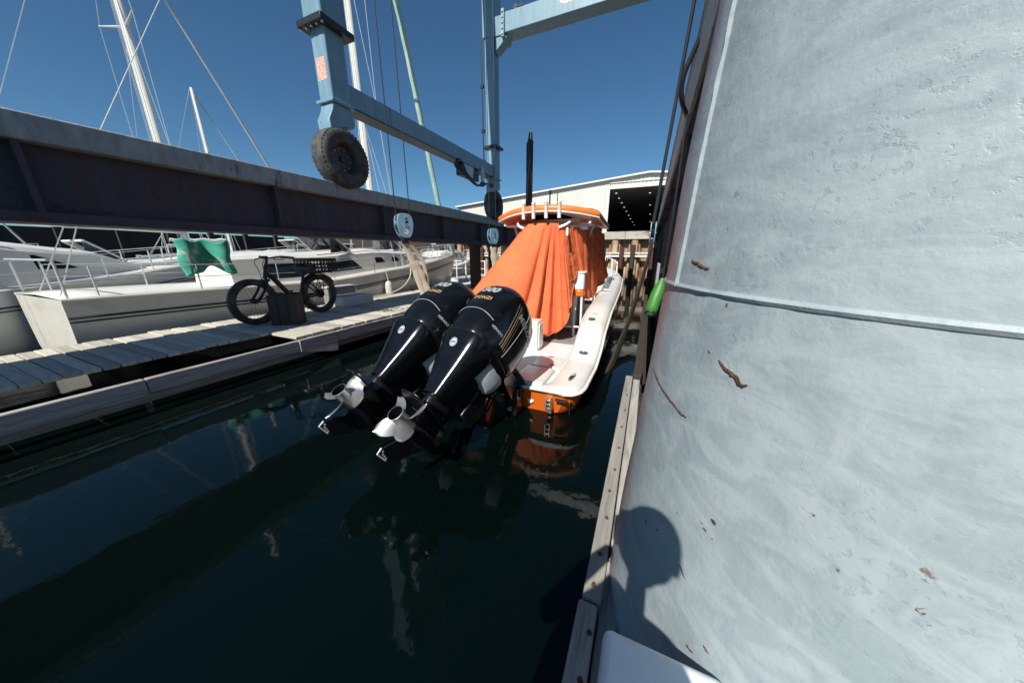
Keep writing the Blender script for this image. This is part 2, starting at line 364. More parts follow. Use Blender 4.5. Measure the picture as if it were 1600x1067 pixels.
# ------------------------------------------------------------------ setting: water, quay, far shore
mb = MB(); n = 40
mb.add([(-900, -300, 0), (900, -300, 0), (900, 26.2, 0), (-900, 26.2, 0)], [(0, 1, 2, 3)])
put('water', mb, 'water', kind='structure', angle=0)
mb = MB(); mb.box(-17.5, 120, 26.62, 420, -2, 3.45)
put('quay_ground', mb, 'quay', kind='structure', angle=0)
mb = MB()                                                             # low wooded shore closing the marina basin
ring = []
for i in range(61):
    y = -200 + i * 12; h = 5 + 4.5 * noise.noise((i * .31, 2, 0)) + 2 * noise.noise((i * 1.3, 5, 0))
    ring.append([(-150 - 20 * noise.noise((i * .2, 0, 0)), y, -1), (-160, y, h * .8), (-175, y, h), (-260, y, h * 1.2), (-420, y, -1)])
mb.loft(ring, False)
put('far_shore', mb, 'shore', kind='structure')

# ------------------------------------------------------------------ runway girders on their piles
def girder(name, label, x_face, x_back, y0, y1, zt, zf, zb, zbf, stiff, side):
    g = thing(name, label, 'girder', (x_face, y0, zb))
    mb = MB(); y = y0; seg = 5.9
    while y < y1 - .1:
        e = min(y + seg, y1); mb.box(min(x_face, x_back), max(x_face, x_back), y + .006, e - .006, zf, zt); y = e
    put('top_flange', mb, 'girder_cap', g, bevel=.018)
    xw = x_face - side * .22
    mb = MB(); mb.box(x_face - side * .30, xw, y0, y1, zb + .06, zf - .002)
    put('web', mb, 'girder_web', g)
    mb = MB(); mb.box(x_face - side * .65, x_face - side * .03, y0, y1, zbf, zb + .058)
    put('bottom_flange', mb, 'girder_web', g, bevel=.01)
    me = None
    for ys in stiff:
        if me is None:
            m2 = MB(); a, b = sorted((x_face - side * .07, xw)); m2.box(a - (.0 if side > 0 else 0), b, -.03, .03, zb + .06, zf - .003); me = m2.mesh('stiffener', 0)
        o = put('stiffener', me, 'girder_web', g); o.location = (0, ys, 0)
    return g
girder('runway_girder', 'long weathered steel runway girder carrying the blue travel lift above the dock', -7.2, -8.95, -12, 26.6, 3.86, 3.54, 2.66, 2.58,
       [-9.9, -7.1, -4.3, -1.4, 1.4, 4.32, 7.2, 10.1, 13.0, 15.9, 18.8, 21.7, 24.6], 1)
g = thing('overhead_girder', 'dark rusty steel girder resting over the pale blue round pile', 'girder', (.12, .6, 3.2))
mb = MB(); mb.box(.15, .18, 1.02, 26.6, 3.24, 3.79); mb.box(1.62, 1.65, 1.02, 26.6, 3.24, 3.79)
put('web', mb, 'girder_cap', g, bevel=.006)
mb = MB(); mb.box(.181, 1.619, 1.022, 1.05, 3.292, 3.788); put('end_plate', mb, 'girder_cap', g)
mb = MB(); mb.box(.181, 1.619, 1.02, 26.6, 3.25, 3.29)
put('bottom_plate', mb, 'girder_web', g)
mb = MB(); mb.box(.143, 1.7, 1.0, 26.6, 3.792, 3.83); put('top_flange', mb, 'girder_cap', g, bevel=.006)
me = MB().box(.2, 1.6, -.015, .015, 3.02, 3.249).mesh('rib', 0)
for k in range(9):
    o = put('rib', me, 'girder_web', g); o.location = (0, 3.6 + k * 2.6, 0)
# black hose looped off its flank
mb = MB(); mb.tube(cat_pts([(.15, 2.95, 3.66), (.125, 2.97, 3.60), (.085, 3.0, 3.50), (.075, 3.03, 3.42), (.095, 3.08, 3.33), (.15, 3.2, 3.27)], 24), .018, 8)
tag(put('hose_loop', mb, 'black_steel'), 'black hose hanging in a loop off the dark overhead girder', 'hose')

# dark rusted pipe piles below the far end of the runway girder, each with a flat head plate
def pipe_pile(x, y, r, ztop, label, cat='pile', grp=None):
    t = thing('pipe_pile', label, cat, (x, y, -2), grp)
    mb = MB(); mb.lathe([(r, 0), (r, ztop + 2 - .09)], 20); put('shaft', mb, 'pile_rust', t, local=True)
    mb = MB(); mb.lathe([(r * 1.35, ztop + 2 - .088), (r * 1.35, ztop + 2)], 20, None, True, True); put('head_plate', mb, 'girder_web', t, local=True, bevel=.01)
    return t
for y, lb in ((12.75, 'dark pipe pile below the runway girder, the nearer of two'), (14.6, 'dark pipe pile below the runway girder beside the orange cover'), (-3.2, 'thick rust brown pipe pile rising through the near end of the plank dock')):
    pipe_pile(-7.52, y, .26 if y > 10 else .3, 2.578, lb, grp='pipe piles under the runway girder')

# ------------------------------------------------------------------ the big repainted steel pile beside the camera
PC = Vector((.86, 1.40, 0))
def prad(z): return .894 - .050 * z
t = thing('steel_pile', 'huge round steel pile in chipped pale blue paint with rusty scratches', 'pile', (PC.x, PC.y, -2.0))
def psurf(a, z):
    r = prad(z); p = Vector((math.cos(a) * r, math.sin(a) * r, z + 2))
    return r + noise.noise(p * 2.1) * .008 + noise.noise(p * .8 + Vector((9, 0, 0))) * .010
mb = MB(); rings = []
zs = [-2 + .05 * i for i in range(104)] + [3.19]
for z in zs:
    ring = []
    for k in range(180):
        a = 2 * math.pi * k / 180; r = prad(z)
        p = Vector((math.cos(a) * r, math.sin(a) * r, z + 2))
        dn = noise.noise(p * 2.1) * .008 + noise.noise(p * .8 + Vector((9, 0, 0))) * .010
        q = .0
        p.x += math.cos(a) * dn; p.y += math.sin(a) * dn; ring.append(p)
    rings.append(ring)
mb.loft(rings, True, True, True)
pm = put('shell', mb, 'pillar', t, local=True, angle=60)
pil_bvh = BVHTree.FromPolygons([Vector(v) + Vector((PC.x, PC.y, -2)) for v in mb.v], mb.f)
# weld beads: one round the pile, one running up it
mb = MB(); ring = []
for k in range(181):
    a = 2 * math.pi * k / 180; z = 2.09 + .004 * math.sin(a * 2 + 1); r = psurf(a, z) - .001 + .003 * noise.noise((a * 14, 0, 0))
    ring.append((math.cos(a) * r, math.sin(a) * r, z + 2))
mb.tube(ring, .0095, 6, False); put('ring_weld', mb, 'pillar', t, local=True)
mb = MB(); pts = []
a0 = 3.40
for i in range(40):
    z = 2.09 + i * .0278; a = a0 + .004 * math.sin(z * 5); r = psurf(a, z) - .001 + .003 * noise.noise((z * 14, 3, 0))
    pts.append((math.cos(a) * r, math.sin(a) * r, z + 2))
mb.tube(pts, .010, 6); put('seam_weld', mb, 'pillar', t, local=True)
# rust scabs where the paint has been scraped to the metal
def scab(path, w, seedv):
    mb = MB(); pts = []
    for p in cat_pts(path, 26):
        a, z = p.x + .006 * noise.noise((p.x * 60, seedv, 1)), p.y + .006 * noise.noise((p.x * 60, seedv, 5)); r = psurf(a, z)
        pts.append(Vector((math.cos(a) * r, math.sin(a) * r, z + 2)))
    ws = [max(.0025, w * (.55 + .9 * abs(noise.noise((i * .55, seedv, 0)))) * math.sin(math.pi * (i + .6) / (len(pts) + .2)) ** .4) for i in range(len(pts))]
    pts = [Vector((p.x * (1 - .55 * w_ / .8), p.y * (1 - .55 * w_ / .8), p.z)) for p, w_ in zip(pts, ws)]
    mb.tube(pts, ws, 7); put('rust_scrape', mb, 'rust_scab', t, local=True)
scab([(3.488, 2.177, 0), (3.52, 2.172, 0), (3.548, 2.166, 0), (3.614, 2.154, 0)], .010, 1.3)
scab([(3.75, 1.917, 0), (3.787, 1.900, 0), (3.826, 1.886, 0), (3.842, 1.874, 0), (3.862, 1.882, 0)], .012, 4.2)
scab([(3.29, 1.75, 0), (3.37, 1.742, 0), (3.43, 1.731, 0), (3.572, 1.712, 0), (3.655, 1.701, 0), (3.672, 1.709, 0)], .0075, 7.9)
scab([(3.806, 1.236, 0), (3.82, 1.224, 0), (3.838, 1.213, 0)], .006, 2.2)
scab([(3.872, 1.474, 0), (3.88, 1.471, 0), (3.886, 1.467, 0)], .010, 5.2)
scab([(3.572, 1.216, 0), (3.58, 1.209, 0), (3.59, 1.203, 0)], .006, 3.2)
scab([(3.895, 1.006, 0), (3.91, 1.001, 0), (3.93, 1.002, 0)], .008, 6.2)
scab([(3.95, 1.075, 0), (3.962, 1.068, 0), (3.972, 1.066, 0)], .007, 8.1)

# ------------------------------------------------------------------ blue travel lift standing on the girder
LX = -7.1
lift = thing('travel_lift', 'blue steel travel lift frame standing with its tyres on the runway girder', 'boat lift', (-7.35, 6.0, 3.86))
def wheel(yc, parent, xo=-7.0):
    zc, ro, w = 4.42, .655, .46
    mx = Matrix.Translation((xo - w / 2, yc, zc)) @ Matrix.Rotation(R(90), 4, 'Y')
    prof = [(.34, -.16), (.345, -.20), (.40, -.225), (.50, -.235), (.575, -.232), (.615, -.205), (.648, -.15), (.655, -.05), (.655, .05), (.648, .15), (.615, .205), (.575, .232), (.50, .235), (.40, .225), (.345, .20), (.34, .16)]
    mb = MB(); mb.lathe(prof, 64, mx)
    for k in range(44):                                               # tread lugs on both shoulders
        a = 2 * math.pi * k / 44
        for sgn in (-1, 1):
            m2 = mx @ Matrix.Rotation(a, 4, 'Z') @ Matrix.Translation((.636, 0, sgn * .145)) @ Matrix.Rotation(sgn * .35, 4, 'X')
            mb.box(-.03, .010, -.030, .030, -.045, .045, m2)
    ty = put('tyre', mb, 'rubber', parent, angle=40)
    mb = MB(); mb.lathe([(.352, -.17), (.335, -.13), (.325, -.02), (.325, .08), (.33, .16), (.352, .19), (.368, .185), (.362, .15), (.34, .10)], 40, mx)
    mb.lathe([(.0, .00), (.10, .00), (.13, -.02), (.24, -.03), (.335, -.04)], 32, mx)
    rm = put('rim', mb, 'rim', parent)
    mb = MB()
    for k in range(10):
        a = 2 * math.pi * k / 10 + .2; m2 = mx @ Matrix.Translation((.232 * math.cos(a), .232 * math.sin(a), 0))
        mb.lathe([(.0, .012), (.019, .010), (.021, -.03)], 6, m2)
    put('wheel_nuts', mb, 'bolt', rm, kind='stuff')
    mb = MB(); mb.lathe([(0, .05), (.07, .045), (.085, .0), (.09, -.03)], 20, mx); put('hub', mb, 'black_steel', rm)
def leg(y0, y1, zb, parent, upper):
    # lower, telescoped tube
    mb = MB(); mb.box(-7.46, -7.02, y0, y1, 5.60, 11.2); put('leg_post', mb, 'blue', parent, bevel=.03)
    # thicker upper tube and its bolted collar
    mb = MB(); mb.box(-7.53, -6.95, y0 - .06, y1 + .08, 7.06 if upper else 10.9, 13.2); put('upper_post', mb, 'blue', parent, bevel=.03)
    if upper:
        mb = MB(); mb.box(-7.64, -6.86, y0 - .16, y1 + .18, 6.93, 7.055); put('collar', mb, 'black_steel', parent, bevel=.012)
        mb = MB()
        for k in range(5): mb.box(-7.60 + k * .17, -7.56 + k * .17, y0 - .12, y0 - .08, 6.885, 6.929)
        put('collar_bolts', mb, 'bolt', parent, kind='stuff')
    # foot plate, swan-neck bracket and wheel arch
    mb = MB(); mb.box(-7.52, -6.97, y0 - .06, y1 + .04, 5.53, 5.598); put('foot_plate', mb, 'blue', parent, bevel=.012)
    yc = (y0 + y1) / 2
    prof = [(y0 + .0, 5.528), (y1 - .02, 5.528), (y1 + .06, 5.30), (y1 + .03, 5.16), (y1 - .10, 5.09), (y0 + .22, 5.10), (y0 + .10, 5.02), (y0 + .02, 4.90), (y0 - .14, 4.92), (y0 - .16, 5.16), (y0 - .04, 5.38)]
    mb = MB(); mb.prism(prof, -7.45, -7.04, 'x'); put('wheel_bracket', mb, 'blue', parent, bevel=.02)
    mb = MB(); mb.prism([(y0 - .05, 5.09), (y1 - .1, 5.09), (yc + .12, 4.3), (yc - .12, 4.3)], -7.58, -7.475, 'x'); mb.box(-7.575, -7.44, y0, y1 - .14, 5.085, 5.17)
    put('fork_plate', mb, 'blue', parent, bevel=.012)
leg(5.80, 6.30, 0, lift, True); leg(14.0, 14.5, 0, lift, False)
wheel(5.98, lift); wheel(14.2, lift)
# square pink sticker on the near post, its print faded to blotches
mb = MB(); mb.box(-7.395, -7.115, 5.7965, 5.799, 5.98, 6.40)
tag(put('warning_sticker', mb, 'pink', lift))
# lower side beam between the legs
mb = MB(); mb.box(-7.47, -7.10, 6.305, 13.995, 5.62, 6.10); put('side_beam', mb, 'blue', lift, bevel=.02)
mb = MB(); mb.box(-7.5, -7.06, 6.32, 13.98, 5.585, 5.618); put('beam_sole_plate', mb, 'black_steel', lift)
# second clamp ring on the far post
mb = MB(); mb.box(-7.60, -6.88, 13.9, 14.6, 6.82, 6.93); put('clamp_ring', mb, 'black_steel', lift, bevel=.012)
# top beam across the slip with its bolted end plate
top = MB(); top.box(-6.46, 1.32, 13.90, 14.55, 10.84, 11.52); put('top_beam', top, 'blue', lift, bevel=.03)
mb = MB(); mb.box(-6.60, -6.464, 13.84, 14.62, 10.70, 11.62); mb.box(-6.95, -6.602, 13.96, 14.5, 10.84, 11.5); put('end_plate', mb, 'blue', lift, bevel=.015)
mb = MB()
for k in range(5):
    for yy in (13.826,):
        mb.box(-6.575, -6.49, yy - .012, yy + .012, 10.78 + k * .18, 10.86 + k * .18)
put('plate_bolts', mb, 'bolt', lift, kind='stuff')
mb = MB(); mb.prism([(-6.94, 10.35), (-6.94, 10.838), (-6.3, 10.838)], 14.0, 14.45, 'y'); put('gusset', mb, 'blue', lift, bevel=.01)
mb = MB(); mb.box(-6.1, -5.95, 13.98, 14.05, 11.52, 11.72); mb.box(-6.2, -5.7, 14.0, 14.1, 11.6, 11.66); put('beam_lamp_bracket', mb, 'black_steel', lift, bevel=.01)
vs, fs = text_mesh('CAPACITY', .62, 0, 1.02, .012, 'LEFT')
mb = MB(); mb.add(place_flat(vs, (-4.22, 13.893, 11.34), (1, 0, 0), (0, 0, 1)), fs); put('beam_lettering', mb, 'decal_white', lift, angle=0)
# rest of the frame overhead (upper side beam, legs on the overhead girder)
mb = MB(); mb.box(-7.5, -7.0, 5.9, 14.5, 12.6, 13.19); put('upper_side_beam', mb, 'blue', lift, bevel=.03)
for yy in (5.8, 14.0):
    mb = MB(); mb.box(.84, 1.28, yy, yy + .5, 5.1, 10.83 if yy > 10 else 13.2); put('leg_post', mb, 'blue', lift, bevel=.03)
    mb = MB(); mb.box(.80, 1.32, yy - .05, yy + .55, 5.02, 5.098); mb.box(.70, .80, yy, yy + .5, 4.3, 5.1); put('fork_plate', mb, 'blue', lift, bevel=.012)
wheel(6.02, lift, 1.30); wheel(14.22, lift, 1.30)
# hydraulic hoses and steering linkage below the side beam, conduit on the far post
mb = MB()
for k in range(4):
    o = .05 * k
    mb.tube(cat_pts([(-7.05 + .02 * k, 10.85 + o, 5.62), (-7.02, 10.8 - o, 5.42 - o * .6), (-7.0, 11.5, 5.22 - o), (-7.0, 12.1 + o, 5.0 - o * .5), (-7.03, 12.7, 5.0 + o), (-7.08, 13.3, 5.2), (-7.1, 13.9, 5.15 + o)], 26), .028, 7)
put('hydraulic_hoses', mb, 'black_steel', lift, kind='stuff')
mb = MB(); mb.prism([(11.35, 5.58), (12.1, 5.58), (11.95, 5.08), (11.75, 5.08)], -7.09, -7.05, 'x'); put('hose_bracket', mb, 'engine_grey', lift, bevel=.008)
mb = MB(); mb.box(-7.09, -7.03, 12.7, 12.95, 5.02, 5.75); put('hose_bracket', mb, 'engine_grey', lift, bevel=.008)
mb = MB(); mb.box(-7.35, -7.1, 11.2, 12.6, 5.15, 5.58); put('valve_block', mb, 'black_steel', lift, bevel=.03)
mb = MB()
for z0, z1 in ((5.9, 7.5), (7.55, 9.2), (9.25, 10.9)): mb.tube([(-7.60, 13.97, z0), (-7.60, 13.97, z1)], .03, 8)
for z0 in (7.52, 9.22, 6.3): mb.box(-7.66, -7.52, 13.9, 14.02, z0 - .05, z0 + .07)
put('conduit', mb, 'black_steel', lift, kind='stuff')

# ------------------------------------------------------------------ hook blocks on their wire ropes, and the lifting slings
def hook_block(label, loc, ztop, digit, dy=.0, rope_to=None, name='hook_block', scale=1.0, rot=0.0):
    t = thing(name, label, 'hook block', loc, 'hook blocks of the travel lift')
    w, h = .20, .275
    def plate(x):
        pts = []
        for k in range(32):
            a = 2 * math.pi * k / 32; c, q = math.cos(a), math.sin(a)
            yy = w * math.copysign(abs(c) ** .62, c); zz = h * math.copysign(abs(q) ** .62, q)
            if zz < 0: yy *= 1 + .45 * zz / h * .6
            pts.append((yy * scale, zz * scale))
        return pts
    for x0, x1 in ((.062, .10), (-.10, -.062)):
        mb = MB(); mb.prism(plate(0), x0, x1, 'x'); put('cheek_plate', mb, 'blue_dark', t, bevel=.008, local=True)
    mb = MB(); mb.lathe([(.20, -.06), (.17, -.03), (.155, 0), (.17, .03), (.20, .06)], 28, Matrix.Rotation(R(90), 4, 'Y')); put('sheave', mb, 'black_steel', t, local=True)
    mb = MB(); mb.tube([(-.115, 0, 0), (.118, 0, 0)], .045, 12); put('sheave_pin', mb, 'bolt', t, local=True)
    mb = MB(); mb.box(-.05, .05, -.09, .09, -.40, -.22); mb.tube([(-.03, 0, -.30), (.0, 0, -.36)], .05, 8); put('sling_shackle', mb, 'black_steel', t, bevel=.015, local=True)
    mb = MB()
    up = ztop - loc[2]
    for yy in (-.175, .175):
        e = (0, yy + dy, up) if rope_to is None else (rope_to[0], rope_to[1] + yy * .6, up)
        mb.tube([(0, yy, .06), e], .0125, 6)
    put('wire_rope', mb, 'wire_dark', t, local=True)
    if digit:
        vs, fs = text_mesh(digit, .27, 0, 1, .010)
        mb = MB(); mb.add(place_flat(vs, (.1035, .01, -.10), (0, 1, 0), (0, 0, 1)), fs); put('painted_number', mb, 'decal_white', t, angle=0, local=True)
        rm = random.Random(5); mb = MB()
        for k in range(4):
            y0, z0 = rm.uniform(-.06, .02), rm.uniform(.06, .16); mb.add([(.1032, y0, z0), (.1032, y0 + rm.uniform(.03, .09), z0 + rm.uniform(-.01, .03)), (.1032, y0 + .05, z0 + rm.uniform(.03, .06)), (.1032, y0 + .005, z0 + .03)], [(0, 1, 2, 3)])
        put('paint_scuffs', mb, 'decal_black', t, angle=0, local=True, kind='stuff')
    t.rotation_euler.z = rot
    return t
hook_block('blue hook block with a white number 3 hanging before the runway girder', (-5.5, 6.02, 2.83), 13.0, '3', rot=R(-22))
hook_block('smaller blue hook block hanging beside the tall orange boat cover', (-5.97, 11.6, 2.86), 12.6, '1', rot=R(-22), scale=1.12)
hook_block('dark blue hook block hanging in the shade close to the pale steel pile', (.0, 13.6, 2.95), 11.0, None, rope_to=(.45, .35), scale=1.5)
mb = MB(); mb.tube([(-.02, 13.75, 3.3), (.44, 14.05, 11.0)], .06, 8); mb.tube([(-.08, 13.7, 3.2), (.40, 14.0, 11.0)], .012, 6)
tag(put('hoist_rope', mb, 'wire_dark'), 'thick dark hoist rope running up from the shaded hook block', 'rope')

def sling(name, paths, w, th, m, label, cat='sling', group=None):
    mb = MB()
    for p, ww in paths:
        pts = cat_pts(p, 40)
        rings = []
        for i, q in enumerate(pts):
            tdir = (pts[min(i + 1, 40)] - pts[max(i - 1, 0)]).normalized(); sd_ = tdir.cross(Vector((.75, -.66, 0))).normalized(); nn = sd_.cross(tdir)
            r = ww * (1 + .12 * math.sin(i * .7))
            rings.append([q + sd_ * a * r + nn * b * th for a, b in ((-1, -.5), (-.6, -1), (.6, -1), (1, -.5), (1, .5), (.6, 1), (-.6, 1), (-1, .5))])
        mb.loft(rings)
    o = put(name, mb, m); return tag(o, label, cat, group)
sling('lifting_sling', [([(-5.53, 6.0, 2.50), (-5.50, 6.12, 2.2), (-5.46, 6.2, 1.9), (-5.36, 6.3, 1.3), (-5.15, 6.35, .5), (-4.9, 6.4, -.3)], .075),
                        ([(-5.47, 6.06, 2.48), (-5.40, 6.3, 2.2), (-5.34, 6.42, 1.95), (-5.30, 6.5, 1.3), (-5.1, 6.5, .5), (-4.85, 6.5, -.3)], .055),
                        ([(-5.46, 6.18, 1.98), (-5.40, 6.28, 1.7), (-5.32, 6.36, 1.3), (-5.1, 6.4, .5), (-4.87, 6.44, -.3)], .125)],
      .1, .035, 'strap', 'tan webbing sling hanging from the number 3 hook block')
sling('lifting_sling', [([(-5.97, 11.6, 2.48), (-5.96, 11.62, 2.1), (-5.9, 11.65, 1.5), (-5.7, 11.7, .4), (-5.5, 11.7, -.3)], .12),
                        ([(-5.95, 11.7, 2.48), (-5.9, 11.78, 2.1), (-5.84, 11.8, 1.5), (-5.66, 11.8, .4), (-5.45, 11.8, -.3)], .09)],
      .1, .035, 'strap', 'pale webbing sling below the hook block beside the orange cover')
sling('lifting_sling', [([(.0, 13.6, 2.55), (-.04, 12.9, 2.1), (-.14, 11.2, 1.45), (-.24, 9.3, .85), (-.36, 7.4, .33), (-.48, 5.9, -.02), (-.62, 5.2, -.25)], .11)],
      .1, .03, 'wood_dark', 'dark wet sling strap slanting into the water alongside the orange boat')

# ------------------------------------------------------------------ weathered plank dock under the girder
DO = Vector((-6.3, 2.78, 0)); DA = 0.0
dock = thing('plank_dock', 'weathered grey plank dock with a lit edge under the runway girder', 'dock', (DO.x, DO.y, 0))
dock.rotation_euler.z = DA
ra = random.Random(3)
def plank_mesh(x0, x1):
    mb = MB(); mb.box(x0, x1, -.078, .078, -.055, 0); return mb.mesh('plank', 0)
me_full = plank_mesh(-3.2, .03); me_short = plank_mesh(-3.2, -.85)
for k in range(140):
    v = -7.9 + k * .168
    o = put('plank', me_short if v < .74 else me_full, 'wood_plank', dock, bevel=.006, seg=1, local=True)
    o.location = (ra.uniform(-.015, .02), v, .60 + ra.uniform(-.005, .006)); o.rotation_euler.z = ra.uniform(-.006, .006); o.rotation_euler.y = ra.uniform(-.003, .003)
v = -8.0; k = 0
for e in (-4.6, -1.3, .78, 1.62, 5.1, 8.6, 12.0, 15.5):
    mb = MB(); mb.box(-.02 - .004 * (k % 2), .085 - .01 * (k % 3), v + .006, e - .006, .30 - .02 * (k % 2), .535 if e > 1 else .52)
    put('edge_board', mb, 'wood_long', dock, bevel=.012, local=True); v = e; k += 1
mb = MB(); mb.box(-.32, -.20, -8, 15.4, .10, .27); put('lower_beam', mb, 'wood_long', dock, bevel=.01, local=True)
mb = MB(); mb.prism([(.78, .29), (1.60, .295), (1.60, .10), (1.50, .10)], .02, .05, 'x'); put('split_board', mb, 'wood_plank', dock, local=True)
mb = MB(); mb.box(-3.25, -3.19, -8, 15.5, .25, .535); put('back_board', mb, 'wood_long', dock, local=True, bevel=.01)
for k in range(8):
    mb = MB(); mb.box(-3.1, -.4, -7.4 + k * 3.1, -6.2 + k * 3.1, -.25, .22); put('float', mb, 'black_steel', dock, local=True)
# flotsam twigs and rope end on the lit edge
mb = MB()
for k in range(16):
    a = Vector((DO.x - .35 + ra.uniform(-.35, .2), DO.y + 3.75 + ra.uniform(-.3, .45), .612)); dd = Vector((ra.uniform(-.16, .16), ra.uniform(-.2, .2), ra.uniform(0, .03)))
    mb.tube([a, a + dd * .5 + Vector((0, 0, .02)), a + dd], .007, 5)
tag(put('twigs', mb, 'wood_dark'), 'small heap of dark twigs lying on the lit dock edge', 'debris', kind='stuff')

# dark timber bollard box beside the bicycle
t = thing('timber_bollard', 'squat dark timber bollard standing before the bicycle', 'bollard', (-7.62, 4.25, .6))
for i in range(3):
    for j in range(2):
        mb = MB(); mb.box(-.29 + i * .196, -.29 + i * .196 + .19, -.19 + j * .19, -.004 + j * .19, 0, .70 + .02 * ((i + j) % 2)); put('post', mb, 'wood_dark', t, bevel=.012, local=True)
t.rotation_euler.z = R(35)

# white dock step and the grey locker behind it
t = thing('dock_step', 'low pale fibreglass dock step beside the bicycle wheel', 'step', (-8.66, 6.85, .6))
mb = MB(); mb.box(-.30, .30, -.55, .55, 0, .30); put('lower_tread', mb, 'step_white', t, bevel=.03, local=True)
mb = MB(); mb.box(-.30, -.02, -.53, .53, .301, .34); put('upper_tread', mb, 'step_white', t, bevel=.015, local=True)
t.rotation_euler.z = DA
t = thing('grey_locker', 'dark grey locker with a pale rim standing behind the dock step', 'locker', (-9.12, 6.7, .6))
mb = MB(); mb.box(-.02, .22, -.50, .46, 0, .56); put('locker_body', mb, 'floor_mat', t, bevel=.02, local=True)
mb = MB(); mb.box(-.04, .24, -.52, .48, .561, .61); mb.box(-.04, .24, .462, .52, .0, .60); put('locker_rim', mb, 'step_white', t, bevel=.012, local=True)
t.rotation_euler.z = DA

# ------------------------------------------------------------------ fat-tyred bicycle
K = 1.42
bk = thing('bicycle', 'black fat tyre bicycle with raised handlebar standing on the dock', 'bicycle', (-8.42, 5.62, .6))
def W(x, z, y=0): return (y * K, -x * K, z * K)                     # x ahead of the rear axle, y across
RW = .365
def bike_wheel(x, z, rear):
    mx = Matrix.Translation(W(x, z)) @ Matrix.Rotation(R(90), 4, 'Y')
    mb = MB(); prof = []
    for k in range(15):
        a = math.pi * (.12 + 1.76 * k / 14) - math.pi; prof.append(((RW - .052 - .052 * math.cos(a + math.pi) * -1 * -1) * K, .052 * math.sin(a) * K))
    prof = [((RW - .052 + .052 * math.cos(b)) * K, .052 * math.sin(b) * K) for b in [R(-150 + 300 * k / 14) for k in range(15)]]
    mb.lathe(prof, 56, mx)
    for k in range(60):
        a = 2 * math.pi * k / 60
        for sg in (-1, 1):
            m2 = mx @ Matrix.Rotation(a + (.05 if sg > 0 else 0), 4, 'Z') @ Matrix.Translation(((RW - .006) * K, 0, sg * .022 * K)); mb.box(-.012, .014, -.018, .018, -.018, .018, m2)
    w = put('wheel', mb, 'rubber', bk, local=True)
    mb = MB(); mb.lathe([(.275 * K, -.03 * K), (.268 * K, -.02 * K), (.268 * K, .02 * K), (.275 * K, .03 * K), (.29 * K, .032 * K)], 48, mx); put('rim', mb, 'black_steel', w, local=True)
    mb = MB()
    for k in range(28):
        a = 2 * math.pi * k / 28; sg = 1 if k % 2 else -1; da = .35 * (1 if k % 4 < 2 else -1)
        p = mx @ Vector((.27 * K * math.cos(a), .27 * K * math.sin(a), 0)); q = mx @ Vector(((.075 if rear else .03) * K * math.cos(a + da), (.075 if rear else .03) * K * math.sin(a + da), sg * .03 * K)); mb.tube([p, q], .0028, 5, False)
    put('spokes', mb, 'black_steel', w, local=True, kind='stuff')
    mb = MB(); rh = .085 if rear else .03; mb.lathe([(0, -.05 * K), (rh * .7 * K, -.048 * K), (rh * K, -.03 * K), (rh * K, .03 * K), (rh * .7 * K, .048 * K), (0, .05 * K)], 24, mx); mb.tube([W(x, z, -.09), W(x, z, .09)], .012, 8); put('hub', mb, 'plastic_black', w, local=True)
bike_wheel(0, RW, True); bike_wheel(1.19, RW, False)
mb = MB()
mb.tube([W(*p) for p in [(.86 + .03, .93), (.95, .72)]], .032 * K, 12)                             # head tube
mb.tube(cat_pts([W(*p) for p in [(.93, .80), (.84, .74), (.72, .58), (.60, .42), (.47, .31), (.42, .30)]], 20), [.036 * K] * 6 + [.042 * K] * 15, 12)
mb.tube([W(.42, .30), W(.27, .74)], .024 * K, 10)
for sg in (-1, 1):
    mb.tube([W(.42, .30, sg * .03), W(.30, .32, sg * .075), W(0, RW, sg * .085)], .015 * K, 8); mb.tube([W(.30, .62, sg * .02), W(.22, .59, sg * .07), W(0, RW, sg * .085)], .013 * K, 8)
put('frame', mb, 'bike', bk, local=True)
mb = MB()
for sg in (-1, 1): mb.tube([W(.955, .70, sg * .05), W(.975, .69, sg * .075), W(1.06, .52, sg * .08), W(1.19, RW, sg * .08)], .021 * K, 9)
mb.box(-.08 * K, .08 * K, -1.00 * K, -.93 * K, .675 * K, .715 * K); put('fork', mb, 'bike', bk, local=True, bevel=.01)
mb = MB(); mb.tube([W(.89, .93), W(.86, 1.03)], .02 * K, 9); mb.tube(cat_pts([W(.70, 1.06, -.34), W(.80, 1.075, -.24), (W(.88, 1.05, -.08)), W(.88, 1.05, .08), W(.80, 1.075, .24), W(.70, 1.06, .34)], 20), .0135 * K, 9); hb = put('handlebar', mb, 'bike', bk, local=True)
for sg in (-1, 1):
    mb = MB(); mb.tube([W(.80, 1.072, sg * .235), W(.66, 1.052, sg * .37)], .02 * K, 9); put('grip', mb, 'rubber', hb, local=True)
    mb = MB(); mb.tube([W(.84, 1.06, sg * .17), W(.90, 1.03, sg * .22), W(.80, 1.03, sg * .33)], .007 * K, 6); mb.tube(cat_pts([W(.86, 1.06, sg * .12), W(.99, 1.0, sg * .1), W(.98, .85, sg * .06), W(.97, .7, sg * .05)], 14), .005 * K, 5); put('brake_lever', mb, 'black_steel', hb, local=True)
mb = MB(); mb.box(-.05 * K, .05 * K, -.93 * K, -.86 * K, 1.05 * K, 1.085 * K); put('display', mb, 'plastic_black', hb, local=True, bevel=.01)
mb = MB(); mb.tube([W(.27, .74), W(.225, .90)], .017 * K, 9); put('seat_post', mb, 'bike', bk, local=True)
